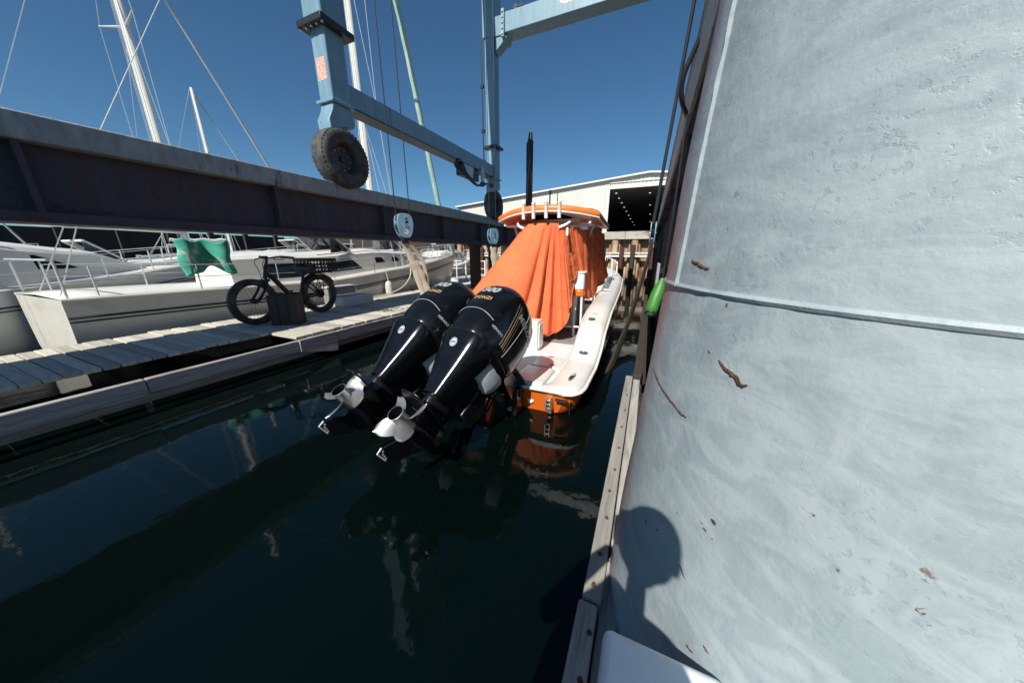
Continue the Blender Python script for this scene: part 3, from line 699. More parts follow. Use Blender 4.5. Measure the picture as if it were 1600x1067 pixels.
mb = MB(); mb.loft([[Vector(W(x, .915 + .02 * math.cos(a) * h - (.012 if abs(math.sin(a)) > .9 else 0), w * math.sin(a))) for a in [2 * math.pi * k / 16 for k in range(16)]] for x, w, h in ((.08, .06, 1.0), (.10, .10, 1.6), (.15, .115, 1.9), (.22, .085, 1.6), (.30, .045, 1.3), (.37, .028, 1.0), (.385, .015, .6))]); put('saddle', mb, 'plastic_black', bk, local=True)
mb = MB()
for sg in (-1, 1):
    mb.tube([W(.22, .765, sg * .06), W(-.26, .765, sg * .065)], .008 * K, 7); mb.tube([W(-.12, .765, sg * .07), W(0, RW + .02, sg * .095)], .007 * K, 7); mb.tube([W(.06, .765, sg * .07), W(0, RW + .02, sg * .095)], .007 * K, 7)
for x in (.2, .05, -.1, -.25): mb.tube([W(x, .765, -.065), W(x, .765, .065)], .007 * K, 7)
put('rear_rack', mb, 'bike', bk, local=True)
mb = MB(); pts = [Vector(W(RW * 0 + (RW + .035) * math.cos(a), RW + (RW + .035) * math.sin(a))) for a in [R(35 + 115 * k / 16) for k in range(17)]]
mb.loft([[p + Vector((sx * .06 * K, 0, 0)) + (p - Vector(W(0, RW))).normalized() * zz for sx, zz in ((-1, -.02), (-.5, .0), (.5, .0), (1, -.02), (.5, -.008), (-.5, -.008))] for p in pts]); put('mudguard', mb, 'bike', bk, local=True)
mb = MB(); mx = Matrix.Translation(W(.42, .30, .07)) @ Matrix.Rotation(R(90), 4, 'Y'); mb.lathe([(0, -.012), (.10 * K, -.01), (.10 * K, .01), (0, .012)], 24, mx); mb.tube([W(.42, .30, -.1), W(.42, .30, .1)], .02 * K, 8)
for sg in (-1, 1):
    mb.tube([W(.42, .30, sg * .09), W(.42 - sg * .06, .30 - sg * .16, sg * .105)], .012 * K, 7); c = W(.42 - sg * .06, .30 - sg * .16, sg * .15); mb.box(c[0] - .045 * K, c[0] + .045 * K, c[1] - .04 * K, c[1] + .04 * K, c[2] - .012 * K, c[2] + .012 * K)
put('crankset', mb, 'plastic_black', bk, local=True)
mb = MB(); mb.tube([W(.30, .30, .1), W(.20, .012, .22)], .009 * K, 7); put('kickstand', mb, 'black_steel', bk, local=True)
bk.rotation_euler.z = R(6)
# open-sided milk crate on the rack
ct = thing('milk_crate', 'black plastic milk crate riding on the bicycle rack', 'crate', (-8.42, 5.62, .6 + .78 * K))
mb = MB(); cw, cl, ch = .21 * K, .29 * K, .25 * K
for z in (.0, .075 * K, .14 * K, ch - .03 * K):
    hz = .012 * K if z < ch - .05 else .03 * K
    y0, y1 = .10 * K - cl * .0, .10 * K
mb = MB(); yc = .03 * K
for z0, z1 in ((0, .018), (.065, .085), (.13, .15), (.205, .255)):
    for s_ in (-1, 1):
        a, b = sorted((s_ * cw, s_ * (cw - .012 * K))); mb.box(a, b, yc - cl, yc + cl, z0 * K, z1 * K)
        a, b = sorted((s_ * cl, s_ * (cl - .012 * K))); mb.box(-cw + .013 * K, cw - .013 * K, yc + a, yc + b, z0 * K + .001, z1 * K - .001)
for k in range(9):
    u = -1 + 2 * k / 8
    for s_ in (-1, 1):
        mb.box(s_ * (cw - .006 * K) - .004 * K, s_ * (cw - .006 * K) + .004 * K, yc + u * (cl - .02 * K) - .009 * K, yc + u * (cl - .02 * K) + .009 * K, .004, .24 * K)
        mb.box(u * (cw - .03 * K) - .009 * K, u * (cw - .03 * K) + .009 * K, yc + s_ * (cl - .006 * K) - .004 * K, yc + s_ * (cl - .006 * K) + .004 * K, .004, .24 * K)
for k in range(9): mb.box(-cw + .013 * K, cw - .013 * K, yc - cl + .03 * K + k * .06 * K, yc - cl + .055 * K + k * .06 * K, .002, .010)
put('lattice_sides', mb, 'plastic_black', ct, local=True)
ct.rotation_euler.z = R(6)

# ------------------------------------------------------------------ sailboats
def sailboat(name, label, loc, rot, L, B, cabin, mast_h, mast_y, hullm, rig=True, wins=(), dodger=None, group=None, stays=(), furl=None, sheer=(1.35, 1.30, 1.55, 2.1), cat='sailboat', boom=True, detail=True):
    t = thing(name, label, cat, loc, group); t['built_at'] = (0, 0, 0)
    hb = lambda u: B * (max(0, 1 - max(0, (u - .42) / .58) ** 2.1)) * (.74 + .26 * min(1, u / .42)) if u > 0 else B * .74
    sh = lambda u: lerp_tab([(0, sheer[0]), (.33, sheer[1]), (.55, sheer[2]), (1, sheer[3])], u)
    rings = []; N = 26
    for i in range(N + 1):
        u = i / N; b = max(hb(u), .015); s = sh(u); y = u * L; rake = 1.1 * max(0, (u - .8) / .2) ** 1.5
        prof = [(-b, s, 0), (-b * .985, s * .62, -.25 * rake), (-b * .93, .2, -.65 * rake), (-b * .7, -.25, -rake), (0, -.55, -1.2 * rake), (b * .7, -.25, -rake), (b * .93, .2, -.65 * rake), (b * .985, s * .62, -.25 * rake), (b, s, 0)]
        rings.append([(x, y + dy, z) for x, z, dy in prof])
    mb = MB(); mb.loft(rings, False); o = len(mb.v); mb.add(rings[0], [tuple(range(9))]); hull = put('hull', mb, hullm, t, local=True)
    mb = MB(); mb.loft([[(-hb(i / N) if hb(i / N) > .015 else -.015, i / N * L, sh(i / N) + .012), (0, i / N * L, sh(i / N) + .05), (max(hb(i / N), .015), i / N * L, sh(i / N) + .012)] for i in range(N + 1)], False); put('deck', mb, 'sail_white', t, local=True, solid=.02)
    if detail:
        for sg in (1, -1):
            for zz, rr, mm in ((.0, .035, 'sail_white'), (-.36, .02, 'navy'), (-.44, .014, 'navy')):
                mb = MB(); mb.tube([(sg * (hb(i / N) + .004), i / N * L + (0 if zz == 0 else -.08 * max(0, (i / N - .8) / .2)), sh(i / N) + zz) for i in range(0, N)], rr, 6); put('rub_strake' if zz == 0 else 'hull_stripe', mb, mm, t, local=True)
    y0, y1, h0 = cabin
    def cab(yv):
        u = (yv - y0) / (y1 - y0); w = min(hb(yv / L) - .55, B * .66) * (1 - .35 * max(0, u - .6) / .4); hh = h0 * lerp_tab([(0, .9), (.12, 1.0), (.5, .95), (.8, .62), (1, .06)], u)
        return w, sh(yv / L) + .03, hh
    rings = []
    for i in range(19):
        yv = y0 + (y1 - y0) * i / 18; w, zb, hh = cab(yv); w = max(w, .1)
        rings.append([(-w, yv, zb), (-w * .90, yv, zb + hh * .86), (-w * .80, yv, zb + hh * .97), (0, yv, zb + hh * 1.1), (w * .80, yv, zb + hh * .97), (w * .90, yv, zb + hh * .86), (w, yv, zb)])
    mb = MB(); mb.loft(rings, True); cb = put('cabin', mb, 'sail_white', t, local=True, angle=25)
    for (a, b, f0, f1, sl) in wins:
        for sg in (1, -1):
            vs = []
            for yv, f in ((a, f0), (b - sl * .3, f0), (b - sl, f1), (a + sl * .0, f1)):
                w, zb, hh = cab(yv); vs.append(Vector((sg * (w * (1 - .10 * f / .86) + .012), yv + (sl if f == f0 and yv == b - sl * .3 else 0), zb + hh * f)))
            mb = MB(); n_ = Vector((sg * .012, 0, .002)); mb.add(vs + [v - n_ * 3 for v in vs], [(0, 1, 2, 3), (7, 6, 5, 4), (0, 4, 5, 1), (1, 5, 6, 2), (2, 6, 7, 3), (3, 7, 4, 0)]); put('window', mb, 'glass', cb, local=True)
    if detail:
        for sg in (1, -1):
            mb = MB(); ys = [L * k for k in (.03, .13, .24, .35, .46, .57, .68, .79, .88)]
            for yv in ys: x = sg * (hb(yv / L) - .06); mb.tube([(x, yv, sh(yv / L)), (x, yv, sh(yv / L) + .62)], .016, 7)
            for zz in (.61, .33): mb.tube([(sg * (hb(yv / L) - .06), yv, sh(yv / L) + zz) for yv in ys] + [(sg * .12, L * .985, sh(1) + zz)], .009, 5)
            put('lifeline', mb, 'alu', t, local=True)
            mb = MB(); mb.tube([(sg * (hb(y0 / L) - .5) * (1 - .08), yv, cab(yv)[1] + cab(yv)[2] * 1.0 + .10) for yv in [y0 + (y1 - y0) * f for f in (.25, .4, .55)]], .018, 6); put('grab_rail', mb, 'alu', t, local=True)
        mb = MB(); bl = [(-.55, .9), (-.3, .96), (0, 1.005), (.3, .96), (.55, .9)]
        mb.tube([(x * 1.0, L * yv, sh(yv if yv < 1 else 1) + .66) for x, yv in bl], .02, 8)
        for x, yv in bl: mb.tube([(x, L * yv, sh(min(yv, 1)) + .65), (x, L * min(yv, .99), sh(min(yv, 1)))], .018, 7)
        put('bow_pulpit', mb, 'alu', t, local=True)
        mb = MB(); mb.tube([(-B * .7, .1, sh(0)), (-B * .7, .1, sh(0) + .72), (-B * .7, .05, sh(0) + .73), (B * .7, .05, sh(0) + .73), (B * .7, .1, sh(0) + .72), (B * .7, .1, sh(0))], .02, 8); put('stern_rail', mb, 'alu', t, local=True)
    if dodger:
        yv = dodger; w, zb, hh = cab(yv); zt = zb + hh
        mb = MB(); mb.add([(-w * .8, yv - .55, zt + .62), (w * .8, yv - .55, zt + .62), (w * .88, yv + .15, zt + .02), (-w * .88, yv + .15, zt + .02)], [(0, 1, 2, 3)]); mb.add([(w * .8, yv - .55, zt + .62), (w * .88, yv + .15, zt + .02), (w * .92, yv - .7, zt - .05)], [(0, 1, 2)]); put('windscreen', mb, 'glass', t, local=True, solid=.02)
        mb = MB()
        for p in ([(-w * .8, yv - .56, zt + .63), (w * .8, yv - .56, zt + .63)], [(w * .8, yv - .56, zt + .63), (w * .88, yv + .17, zt + .02)], [(-w * .8, yv - .56, zt + .63), (-w * .88, yv + .17, zt + .02)]): mb.tube(p, .035, 8)
        put('windscreen_frame', mb, 'sail_white', t, local=True)
    if mast_h:
        mb = MB(); mb.tube([(0, mast_y, sh(.5) + .3), (0, mast_y, mast_h)], .105, 12, True, 1.45); mst = put('mast', mb, 'sail_white', t, local=True)
        zs_ = (mast_h * .40, mast_h * .69)
        mb = MB()
        for z in zs_:
            for sg in (1, -1): mb.tube([(sg * .05, mast_y, z), (sg * 1.05, mast_y - .18, z + .12)], [.05, .025], 8)
        put('spreader', mb, 'alu', mst, local=True)
        mb = MB(); bx = hb(mast_y / L) - .12
        for sg in (1, -1):
            mb.tube([(sg * bx, mast_y - .05, sh(.5)), (sg * 1.05, mast_y - .18, zs_[0] + .12), (sg * 1.02, mast_y - .18, zs_[1] + .1), (sg * .06, mast_y, mast_h - .3)], .011, 5)
            for dy in (-.45, .4): mb.tube([(sg * (bx - .08), mast_y + dy, sh(.5)), (sg * .08, mast_y, zs_[0] + .02)], .010, 5)
            mb.tube([(sg * (bx - .02), mast_y - .12, sh(.5)), (sg * 1.05, mast_y - .18, zs_[0] + .10), (sg * .07, mast_y, zs_[1])], .010, 5)
            mb.tube([(sg * B * .35, .15, sh(0)), (0, 1.6, sh(0) + (mast_h - sh(0)) * .19)], .010, 5)
        mb.tube([(0, 1.6, sh(0) + (mast_h - sh(0)) * .19), (0, mast_y - .1, mast_h)], .010, 5)
        for dx, dy in ((-.09, -.2), (.09, -.24), (.0, -.3)): mb.tube([(dx, mast_y + dy * .8, sh(.5) + .6), (dx * .6, mast_y + dy * .5, mast_h - .2)], .007, 5)
        for sdt in stays: mb.tube([sdt[0], sdt[1]], .010, 5)
        put('standing_rigging', mb, 'alu', mst, local=True)
        if boom:
            mb = MB(); mb.tube([(0, mast_y - .1, sh(.5) + 1.5), (0, mast_y - .34 * L * .9, sh(.5) + 1.55)], .08, 10); put('boom', mb, 'alu', mst, local=True)
            mb = MB(); pts = [(0, mast_y - .25 - k * .30 * L / 10, sh(.5) + 1.68 + .05 * math.sin(k * 1.9)) for k in range(11)]; mb.tube(pts, [.16 - .004 * k for k in range(11)], 10); put('stowed_sail', mb, 'sail_white' if detail else 'navy', mst, local=True)
        if furl:
            mb = MB(); pts = cat_pts(furl, 60); rr = []
            for i in range(61): rr.append((.085 + .055 * min(1, i / 14)) * (1 + .06 * math.sin(i * 1.7)))
            mb.tube(pts, rr, 10); put('furled_jib', mb, 'mint', mst, local=True)
        else:
            mb = MB(); mb.tube([(0, L * .985, sh(1) + .1), (0, mast_y + .1, mast_h * .97)], [.05, .045], 8); put('forestay', mb, 'alu', mst, local=True)
    t.rotation_euler.z = rot
    return t
near = sailboat('sailboat', 'cream hulled sailboat with mint furled jib moored along the plank dock', (-11.35, 1.7, 0), R(1.5), 15.6, 1.78, (2.9, 12.6, .86), 19.0, 9.1, 'sail_hull',
    wins=[(3.75, 5.45, .14, .70, .35), (5.65, 6.95, .22, .68, .25), (7.85, 8.3, .36, .62, .1), (8.85, 9.35, .36, .62, .1), (9.95, 10.35, .34, .62, .1)], dodger=6.6,
    furl=[(0, 15.3, 2.3), (0, 14.3, 4.6), (0, 13.2, 8.4), (0, 12.1, 12.4), (0, 10.8, 16.0), (0, 9.0, 18.6)])
# cloth, fender and mooring lines of that sailboat
mb = MB()
def clothf(u, v): return (-10.2 + .10 * math.sin(u * 9) + .12 * v, 3.55 + u * 1.0 + .03 * math.sin(v * 8), 2.50 - v * .85 * (1 - .25 * math.sin(u * 3.1) ** 2) + .04 * math.sin(u * 14))
mb.grid(clothf, 30, 16); tag(put('green_cloth', mb, 'green_cloth', solid=.01), 'sea green cloth hung to dry on the sailboat rail', 'cloth')
mb = MB(); mb.tube([(-9.62, 9.35, .38), (-9.62, 9.35, .45), (-9.62, 9.35, .62), (-9.62, 9.35, .95), (-9.62, 9.35, 1.06), (-9.62, 9.35, 1.12)], [.06, .13, .15, .15, .12, .05], 14)
mb.tube([(-9.62, 9.35, 1.1), (-9.66, 9.3, 1.62)], .018, 6); tag(put('boat_fender', mb, 'rope'), 'short pale fender hanging between sailboat hull and dock', 'fender')
mb = MB(); mb.tube(cat_pts([(-9.7, 10.8, 1.72), (-9.5, 10.5, 1.25), (-9.4, 9.9, .85), (-9.38, 9.1, .66), (-9.4, 8.5, .64), (-9.35, 8.2, .63)], 30), .024, 7); mb.tube(cat_pts([(-9.7, 10.9, 1.7), (-9.5, 11.0, 1.2), (-9.42, 11.1, .7)], 10), .016, 6)
tag(put('mooring_line', mb, 'rope'), 'slack white mooring line from the sailboat down to the dock', 'rope')
fleet = [
    ('sailboat', 'white sailboat with dark sail cover moored behind the cream sailboat', (-16.2, .6, 0), R(4), 11.5, 1.5, 13.5, 'sail_white', 5.6),
    ('sailboat', 'dark blue hulled sailboat moored out past the dock end', (-13, -13.5, 0), R(5), 12.0, 1.6, 15.0, 'navy', 6.0),
    ('sailboat', 'white sailboat moored alone near the wooded shore', (-30, -4.5, 0), R(20), 11.0, 1.5, 14.5, 'sail_white', 5.4),
    ('sailboat', 'cream sailboat moored in the outer row of the marina', (-33, 9.5, 0), R(-10), 10.5, 1.45, 13.8, 'sail_hull', 5.2),
]
for nm, lb, lc, rt, L, B, mh, hm, my in fleet:
    sailboat(nm, lb, lc, rt, L, B, (L * .25, L * .78, .62), mh, my, hm, wins=[(L * .32, L * .45, .35, .7, .2), (L * .48, L * .6, .35, .7, .15)], group='sailboats moored behind the dock', dodger=L * .30)
def cruiser(label, loc, rot, L, B, mh=None):
    return sailboat('motor_cruiser', label, loc, rot, L, B, (L * .2, L * .8, 1.05), 0, 0, 'sail_white', wins=[(L * .26, L * .42, .4, .8, .3), (L * .45, L * .62, .4, .78, .35)], dodger=L * .42, cat='motorboat', sheer=(1.2, 1.25, 1.45, 1.9), group='motor cruisers moored behind the dock')
cruiser('white motor cruiser with raked windscreen behind the cream sailboat stern', (-14.2, -3.0, 0), R(2), 9.0, 1.55)
cruiser('white motor cruiser berthed beyond the cream sailboat', (-21.5, 9.0, 0), R(-4), 10.0, 1.7)
cruiser('white motor cruiser lying bow to the rusty quay wall', (-15.2, 18.2, 0), R(1), 7.4, 1.35)

# dark timber breakwater closing the marina
t = thing('timber_breakwater', 'long dark timber breakwater behind the moored boats', 'breakwater', (-44, 0, 0))
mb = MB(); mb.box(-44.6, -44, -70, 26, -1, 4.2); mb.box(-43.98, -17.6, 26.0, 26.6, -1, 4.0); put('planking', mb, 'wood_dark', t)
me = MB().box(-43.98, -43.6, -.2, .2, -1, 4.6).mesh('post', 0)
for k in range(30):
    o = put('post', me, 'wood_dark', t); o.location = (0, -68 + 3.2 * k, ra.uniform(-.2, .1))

cruiser('small white motor cruiser tucked behind the cream sailboat cabin', (-15.6, 12.6, 0), R(3), 8.0, 1.35)
cruiser('white motor cruiser in the middle row with its bow to the breakwater', (-22, 19.5, 0), R(80), 9.0, 1.4)
cruiser('white motor cruiser beyond the cream sailboat bow', (-19.0, 21.0, 0), R(-30), 7.0, 1.3)

# floating walkway with white posts near the quay wall
t = thing('floating_walkway', 'pale floating walkway with thin white posts in front of the quay wall', 'walkway', (-11.5, 20.2, 0))
me = MB().box(-1.6, 1.6, -.09, .09, .44, .5).mesh('plank', 0)
for k in range(26):
    o = put('plank', me, 'wood_plank', t, local=True); o.location = (0, -2.0 + k * .2, ra.uniform(-.006, .006))
mb = MB(); mb.box(-1.65, -1.605, -2.1, 3.1, .1, .52); mb.box(1.605, 1.65, -2.1, 3.1, .1, .52); mb.box(-1.6, 1.6, -2.15, -2.1, .1, .52); put('edge_board', mb, 'sail_white', t, local=True)
for k in range(5):
    mb = MB(); mb.tube([(-1.5 + k * .75, -2.0, .5), (-1.5 + k * .75, -2.0, 1.75)], .05, 8); put('post', mb, 'pipe_white', t, local=True)
mb = MB(); mb.tube([(-1.5, -2.0, 1.7), (1.5, -2.0, 1.7)], .03, 8); mb.tube([(-1.5, -2.0, 1.2), (1.5, -2.0, 1.2)], .025, 8); put('handrail', mb, 'pipe_white', t, local=True)

# ------------------------------------------------------------------ rusted sheet-pile quay wall
q = thing('quay_wall', 'rust streaked sheet pile quay wall with a pale cap beam', 'wall', (-5, 26, 0))
def spm(flip):
    mb = MB(); d0, d1 = (-.16, .16) if not flip else (.16, -.16)
    prof = [(-.36, 0), (-.30, 0), (-.20, d0 * 1.9), (.20, d0 * 1.9), (.30, 0), (.36, 0)]
    mb.loft([[(x, y, -2) for x, y in prof], [(x, y, 3.22) for x, y in prof]], False); return mb.mesh('sheet_pile', 20)
sp = (spm(False), spm(True))
for k in range(34):
    o = put('sheet_pile', sp[k % 2], 'sheet', q); o.location = (-17 + k * .72, 26.1, 0)
x = -17.4
for e in (-13.2, -8.8, -4.6, -1.9, .6, 4.0, 7.4):
    mb = MB(); mb.box(x + .008, e - .008, 25.72, 26.55, 3.23, 3.80); put('cap_beam', mb, 'cap_steel', q, bevel=.02); x = e
mb = MB(); mb.box(-17.4, 7.4, 25.60, 25.76, 1.92, 2.06); mb.box(-17.4, 7.4, 25.58, 25.76, 2.16, 2.26); put('waler', mb, 'sail_white', q, bevel=.015)
for k, xx in enumerate((-16.2, -14.3, -12.2, -9.9, -7.6, -5.2, -3.4, -2.05, -1.25, .1)):
    mb = MB(); mb.tube([(xx, 25.45, -1.5), (xx + .03, 25.5, 2.62 + .1 * (k % 3))], .17, 12); put('fender_pile', mb, 'pile_rust' if k % 2 else 'wood_dark', q)

# ------------------------------------------------------------------ boatyard shed
w = thing('boat_shed', 'long cream metal boat shed with a huge dark open door', 'building', (-1.1, 42, 3.7))
ER, EZ, RX, RZ, XL, XR = 42.0, 8.85, -1.1, 11.08, -27.4, 25.2
def roof_z(x): return RZ - (RZ - EZ) * abs(x - RX) / (RX - XL)
def siding(x0, x1, zlo, name):
    mb = MB(); xs = []; x = x0
    while x < x1 - 1e-6:
        xs += [(x, 0), (min(x + .26, x1), 0), (min(x + .30, x1), -.05), (min(x + .40, x1), -.05), (min(x + .44, x1), 0)]; x += .44
    xs = [p for i, p in enumerate(xs) if i == 0 or p[0] > xs[i - 1][0] + 1e-6]
    mb.loft([[(a, 42 + b, zlo) for a, b in xs], [(a, 42 + b, roof_z(a) - .02) for a, b in xs]], False)
    put(name, mb, 'corr', w, angle=0)
siding(XL, -5.42, 3.7, 'front_siding'); siding(-5.38, 9.6, 9.86, 'door_header_siding'); siding(9.62, XR, 3.7, 'front_siding')
mb = MB()
for x0, x1 in ((XL - .3, RX), (RX, XR + .3)):
    za, zb = roof_z(x0) + .0, roof_z(x1) + .0
    mb.add([(x0, 41.55, za), (x1, 41.55, zb), (x1, 110, zb), (x0, 110, za), (x0, 41.55, za + .18), (x1, 41.55, zb + .18), (x1, 110, zb + .18), (x0, 110, za + .18)], [(0, 1, 2, 3), (4, 7, 6, 5), (0, 4, 5, 1), (1, 5, 6, 2), (2, 6, 7, 3), (3, 7, 4, 0)])
put('roof', mb, 'trim_white', w, angle=0)
mb = MB(); mb.box(-5.6, -5.38, 41.86, 41.94, 3.7, 9.9); mb.box(-5.6, 9.8, 41.84, 41.94, 9.70, 9.93); mb.box(9.6, 9.8, 41.86, 41.94, 3.7, 9.7); mb.box(-5.4, 9.6, 41.86, 41.93, 10.35, 10.43); put('door_trim', mb, 'trim_white', w)
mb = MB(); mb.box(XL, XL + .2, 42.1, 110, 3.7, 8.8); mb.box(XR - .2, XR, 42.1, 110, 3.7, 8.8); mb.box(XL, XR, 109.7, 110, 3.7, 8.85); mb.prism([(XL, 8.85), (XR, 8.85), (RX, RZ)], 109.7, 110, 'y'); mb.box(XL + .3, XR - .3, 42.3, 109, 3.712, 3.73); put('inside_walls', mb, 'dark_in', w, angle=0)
lampm = None
for X, ys in ((-4.9, (44.5, 48.5, 53, 58, 63.5, 70, 77, 85, 94)), (-.9, (46, 57, 70, 86)), (3.2, (46, 57, 70, 86))):
    for yy in ys:
        if lampm is None:
            m1 = MB(); m1.lathe([(.04, .2), (.06, .18), (.08, .15), (.20, .0)], 14); lampm = m1.mesh('lamp_shade'); m2 = MB(); m2.lathe([(0, -.04), (.08, -.035), (.14, .0), (.12, .03)], 14); bulbm = m2.mesh('bulb')
        l = put('ceiling_lamp', lampm, 'black_steel', w, local=True); l.location = (X + 1.1, yy - 42, 5.95); b_ = put('bulb', bulbm, 'lamp', l, local=True)
mb = MB(); mb.tube([(-7.41, 44, 10.1), (-7.41, 44, 11.0)], .11, 10); mb.lathe([(.05, 1.12), (.26, 1.0), (.26, .93)], 12, Matrix.Translation((-7.41, 44, 10.05)), True, True); put('roof_vent', mb, 'alu', w)

# ------------------------------------------------------------------ tall black pole beyond the boat, with a thin line
t = thing('black_pole', 'tall black sleeved pole rising behind the orange boat top', 'pole', (-6.84, 18, -1))
mb = MB(); mb.tube([(-6.87, 18, -1), (-6.86, 18, 4.6), (-6.83, 18, 7.75), (-6.82, 18, 8.2)], [.21, .20, .18, .17], 14); put('shaft', mb, 'wood_dark', t)
mb = MB(); mb.tube([(-6.82, 17.98, 8.19), (-6.80, 17.98, 8.6)], [.15, .10], 10); mb.box(-7.0, -6.93, 17.85, 18.0, 6.6, 8.1); put('torn_cap', mb, 'black_steel', t, bevel=.01)
mb = MB(); mb.tube(cat_pts([(-6.72, 17.9, 8.0), (-6.5, 17.0, 6.6), (-6.2, 16, 5.2), (-5.9, 15, 4.3)], 12), .012, 5); put('thin_line', mb, 'wire_dark', t)
t = thing('vent_pole', 'thin grey pole with a small cap standing before the shed', 'pole', (-7.6, 24.5, 3.0))
mb = MB(); mb.tube([(-7.6, 24.5, 0), (-7.6, 24.5, 6.7)], .055, 8); put('shaft', mb, 'black_steel', t)
mb = MB(); mb.lathe([(.02, .2), (.13, .14), (.13, .0)], 10, Matrix.Translation((-7.6, 24.5, 6.68)), True, True); put('cap', mb, 'black_steel', t)

# ------------------------------------------------------------------ the near side of the slip
d2 = thing('near_dock', 'grey timber dock edge with bolt heads along the dark slip', 'dock', (0, 0, 0))
me = MB().box(-.75, 2.2, -.078, .078, .545, .6).mesh('plank', 0)
me_n = MB().box(.10, 2.2, -.078, .078, .545, .6).mesh('plank', 0)
for k in range(26):
    o = put('plank', me if k < 21 else me_n, 'wood_plank', d2, bevel=.005, seg=1); o.location = (ra.uniform(-.01, .01), -3.9 + k * .165, ra.uniform(-.004, .004))
y = .32
for i, (e, dx) in enumerate(((1.10, -.012), (4.14, .0))):
    mb = MB(); mb.box(-.115 + dx, -.025 + dx, y + .006, e - .006, .22, .60); put('outer_timber', mb, 'wood_long', d2, bevel=.009)
    mb = MB(); mb.box(-.018 + dx, .070 + dx, y + .3, e + .3 - .012, .16, .545); put('inner_timber', mb, 'wood_long', d2, bevel=.009)
    y = e
bm_ = MB().lathe([(.0, .012), (.009, .010), (.012, .0)], 8).mesh('bolt_head')
for yy in (.62, .80, .97, 1.18, 1.36, 1.62, 1.86, 2.1, 2.4, 2.75, 3.1, 3.5):
    o = put('bolt_head', bm_, 'rust_scab', d2); o.location = (-.062 + ra.uniform(-.012, .012), yy, .60)
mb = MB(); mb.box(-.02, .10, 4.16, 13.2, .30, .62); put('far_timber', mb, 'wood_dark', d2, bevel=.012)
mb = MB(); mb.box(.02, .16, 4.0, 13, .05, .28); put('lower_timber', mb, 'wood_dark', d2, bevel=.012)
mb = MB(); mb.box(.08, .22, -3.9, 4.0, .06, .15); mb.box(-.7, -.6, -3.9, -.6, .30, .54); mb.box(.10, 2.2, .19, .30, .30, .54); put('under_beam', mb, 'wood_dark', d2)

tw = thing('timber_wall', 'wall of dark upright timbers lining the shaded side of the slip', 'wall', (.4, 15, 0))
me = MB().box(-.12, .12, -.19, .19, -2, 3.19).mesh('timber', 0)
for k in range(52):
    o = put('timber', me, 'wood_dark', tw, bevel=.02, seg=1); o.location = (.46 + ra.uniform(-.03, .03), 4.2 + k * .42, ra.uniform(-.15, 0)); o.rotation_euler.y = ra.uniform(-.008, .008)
t = thing('notice_board', 'small grey notice board fixed to the dark timber wall', 'sign', (.22, 4.4, 1.9))
mb = MB(); mb.box(.10, .13, 4.2, 4.62, 1.60, 2.08); put('panel', mb, 'sign_grey', t, bevel=.006)
mb = MB(); mb.box(.131, .34, 4.36, 4.44, 1.62, 1.70); mb.box(.131, .34, 4.36, 4.44, 1.96, 2.02); put('bracket', mb, 'black_steel', t)
mb = MB(); mb.tube([(.06, 2.93, 1.66), (.063, 2.94, 1.68), (.070, 2.95, 1.73), (.094, 3.0, 1.84), (.115, 3.02, 1.92), (.122, 3.03, 1.96), (.126, 3.03, 1.99)], [.02, .044, .053, .052, .045, .027, .014], 16)
t = thing('green_fender', 'lime green fender wedged between the pale steel pile and the dark wall', 'fender', (.1, 3, 1.8)); put('body', mb, 'fender', t)
mb = MB(); mb.tube(cat_pts([(.126, 3.03, 1.98), (.14, 3.05, 2.6), (.145, 3.1, 3.25)], 8), .008, 6); mb.tube([(.061, 2.93, 1.678), (.063, 2.938, 1.69)], .050, 16); put('lanyard', mb, 'wire_dark', t)

# white roto-moulded dock box
t = thing('dock_box', 'white plastic dock box standing at the foot of the pale steel pile', 'box', (.17, .3, .6))
def rbox(x0, x1, y0, y1, z0, z1, m, name, bev):
    mb = MB(); mb.box(x0, x1, y0, y1, z0, z1); return put(name, mb, m, t, bevel=bev, seg=5)
rbox(.0, .335, -.30, .745, .965, 1.05, 'boxw', 'lid', .028)
rbox(.02, .32, -.28, .73, .605, .962, 'boxw', 'box_body', .025)
rbox(-.025, .01, .46, .60, .90, .955, 'boxw', 'handle_lug', .014)

# ------------------------------------------------------------------ the orange and white sport boat
XC = -2.12
boat = thing('sport_boat', 'orange and white centre console sport boat with two black outboards tilted up', 'motorboat', (XC, 3.8, 0))
BW = [(3.77, 1.27), (3.80, 1.36), (3.85, 1.42), (3.92, 1.46), (4.05, 1.485), (5.2, 1.52), (7.0, 1.50), (8.6, 1.47), (10.2, 1.40), (11.2, 1.20), (12.1, .86), (12.8, .48), (13.3, .06)]
SH = [(3.4, .40), (3.8, .415), (4.65, .47), (5.0, .62), (5.45, .88), (6.5, 1.09), (8.8, 1.27), (10.2, 1.44), (12, 1.60), (13.3, 1.70)]
def hw(y): return lerp_tab(BW, y)
def sz(y): return lerp_tab(SH, y)
NY = 60
def lean(y, z): return -(.30 * z) * max(0, 1 - (y - 3.84) / 1.2)
rings = []
for i in range(NY + 1):
    y = 3.77 + (13.3 - 3.77) * (i / NY) ** 1.7; b = hw(y); s = sz(max(3.4, y + lean(y, .42))); u = max(0, (y - 9.5) / 3.8)
    ch = .04 + .55 * u ** 1.6; cb = b * (.93 - .22 * u)
    pr = [(-b, s), (-b * .985, s * .55 + ch * .45), (-cb, ch), (-cb * .55, -.20 + .5 * u), (0, -.42 + .9 * u ** 2), (cb * .55, -.20 + .5 * u), (cb, ch), (b * .985, s * .55 + ch * .45), (b, s)]
    rings.append([(XC + x, y + lean(y, z) + (.35 * u * (z - s)) * (1 if u > 0 else 0), z) for x, z in pr])
mb = MB(); mb.loft(rings, False); mb.add(rings[0], [tuple(range(9))])
hull = put('hull', mb, 'hull_orange', boat, angle=40)
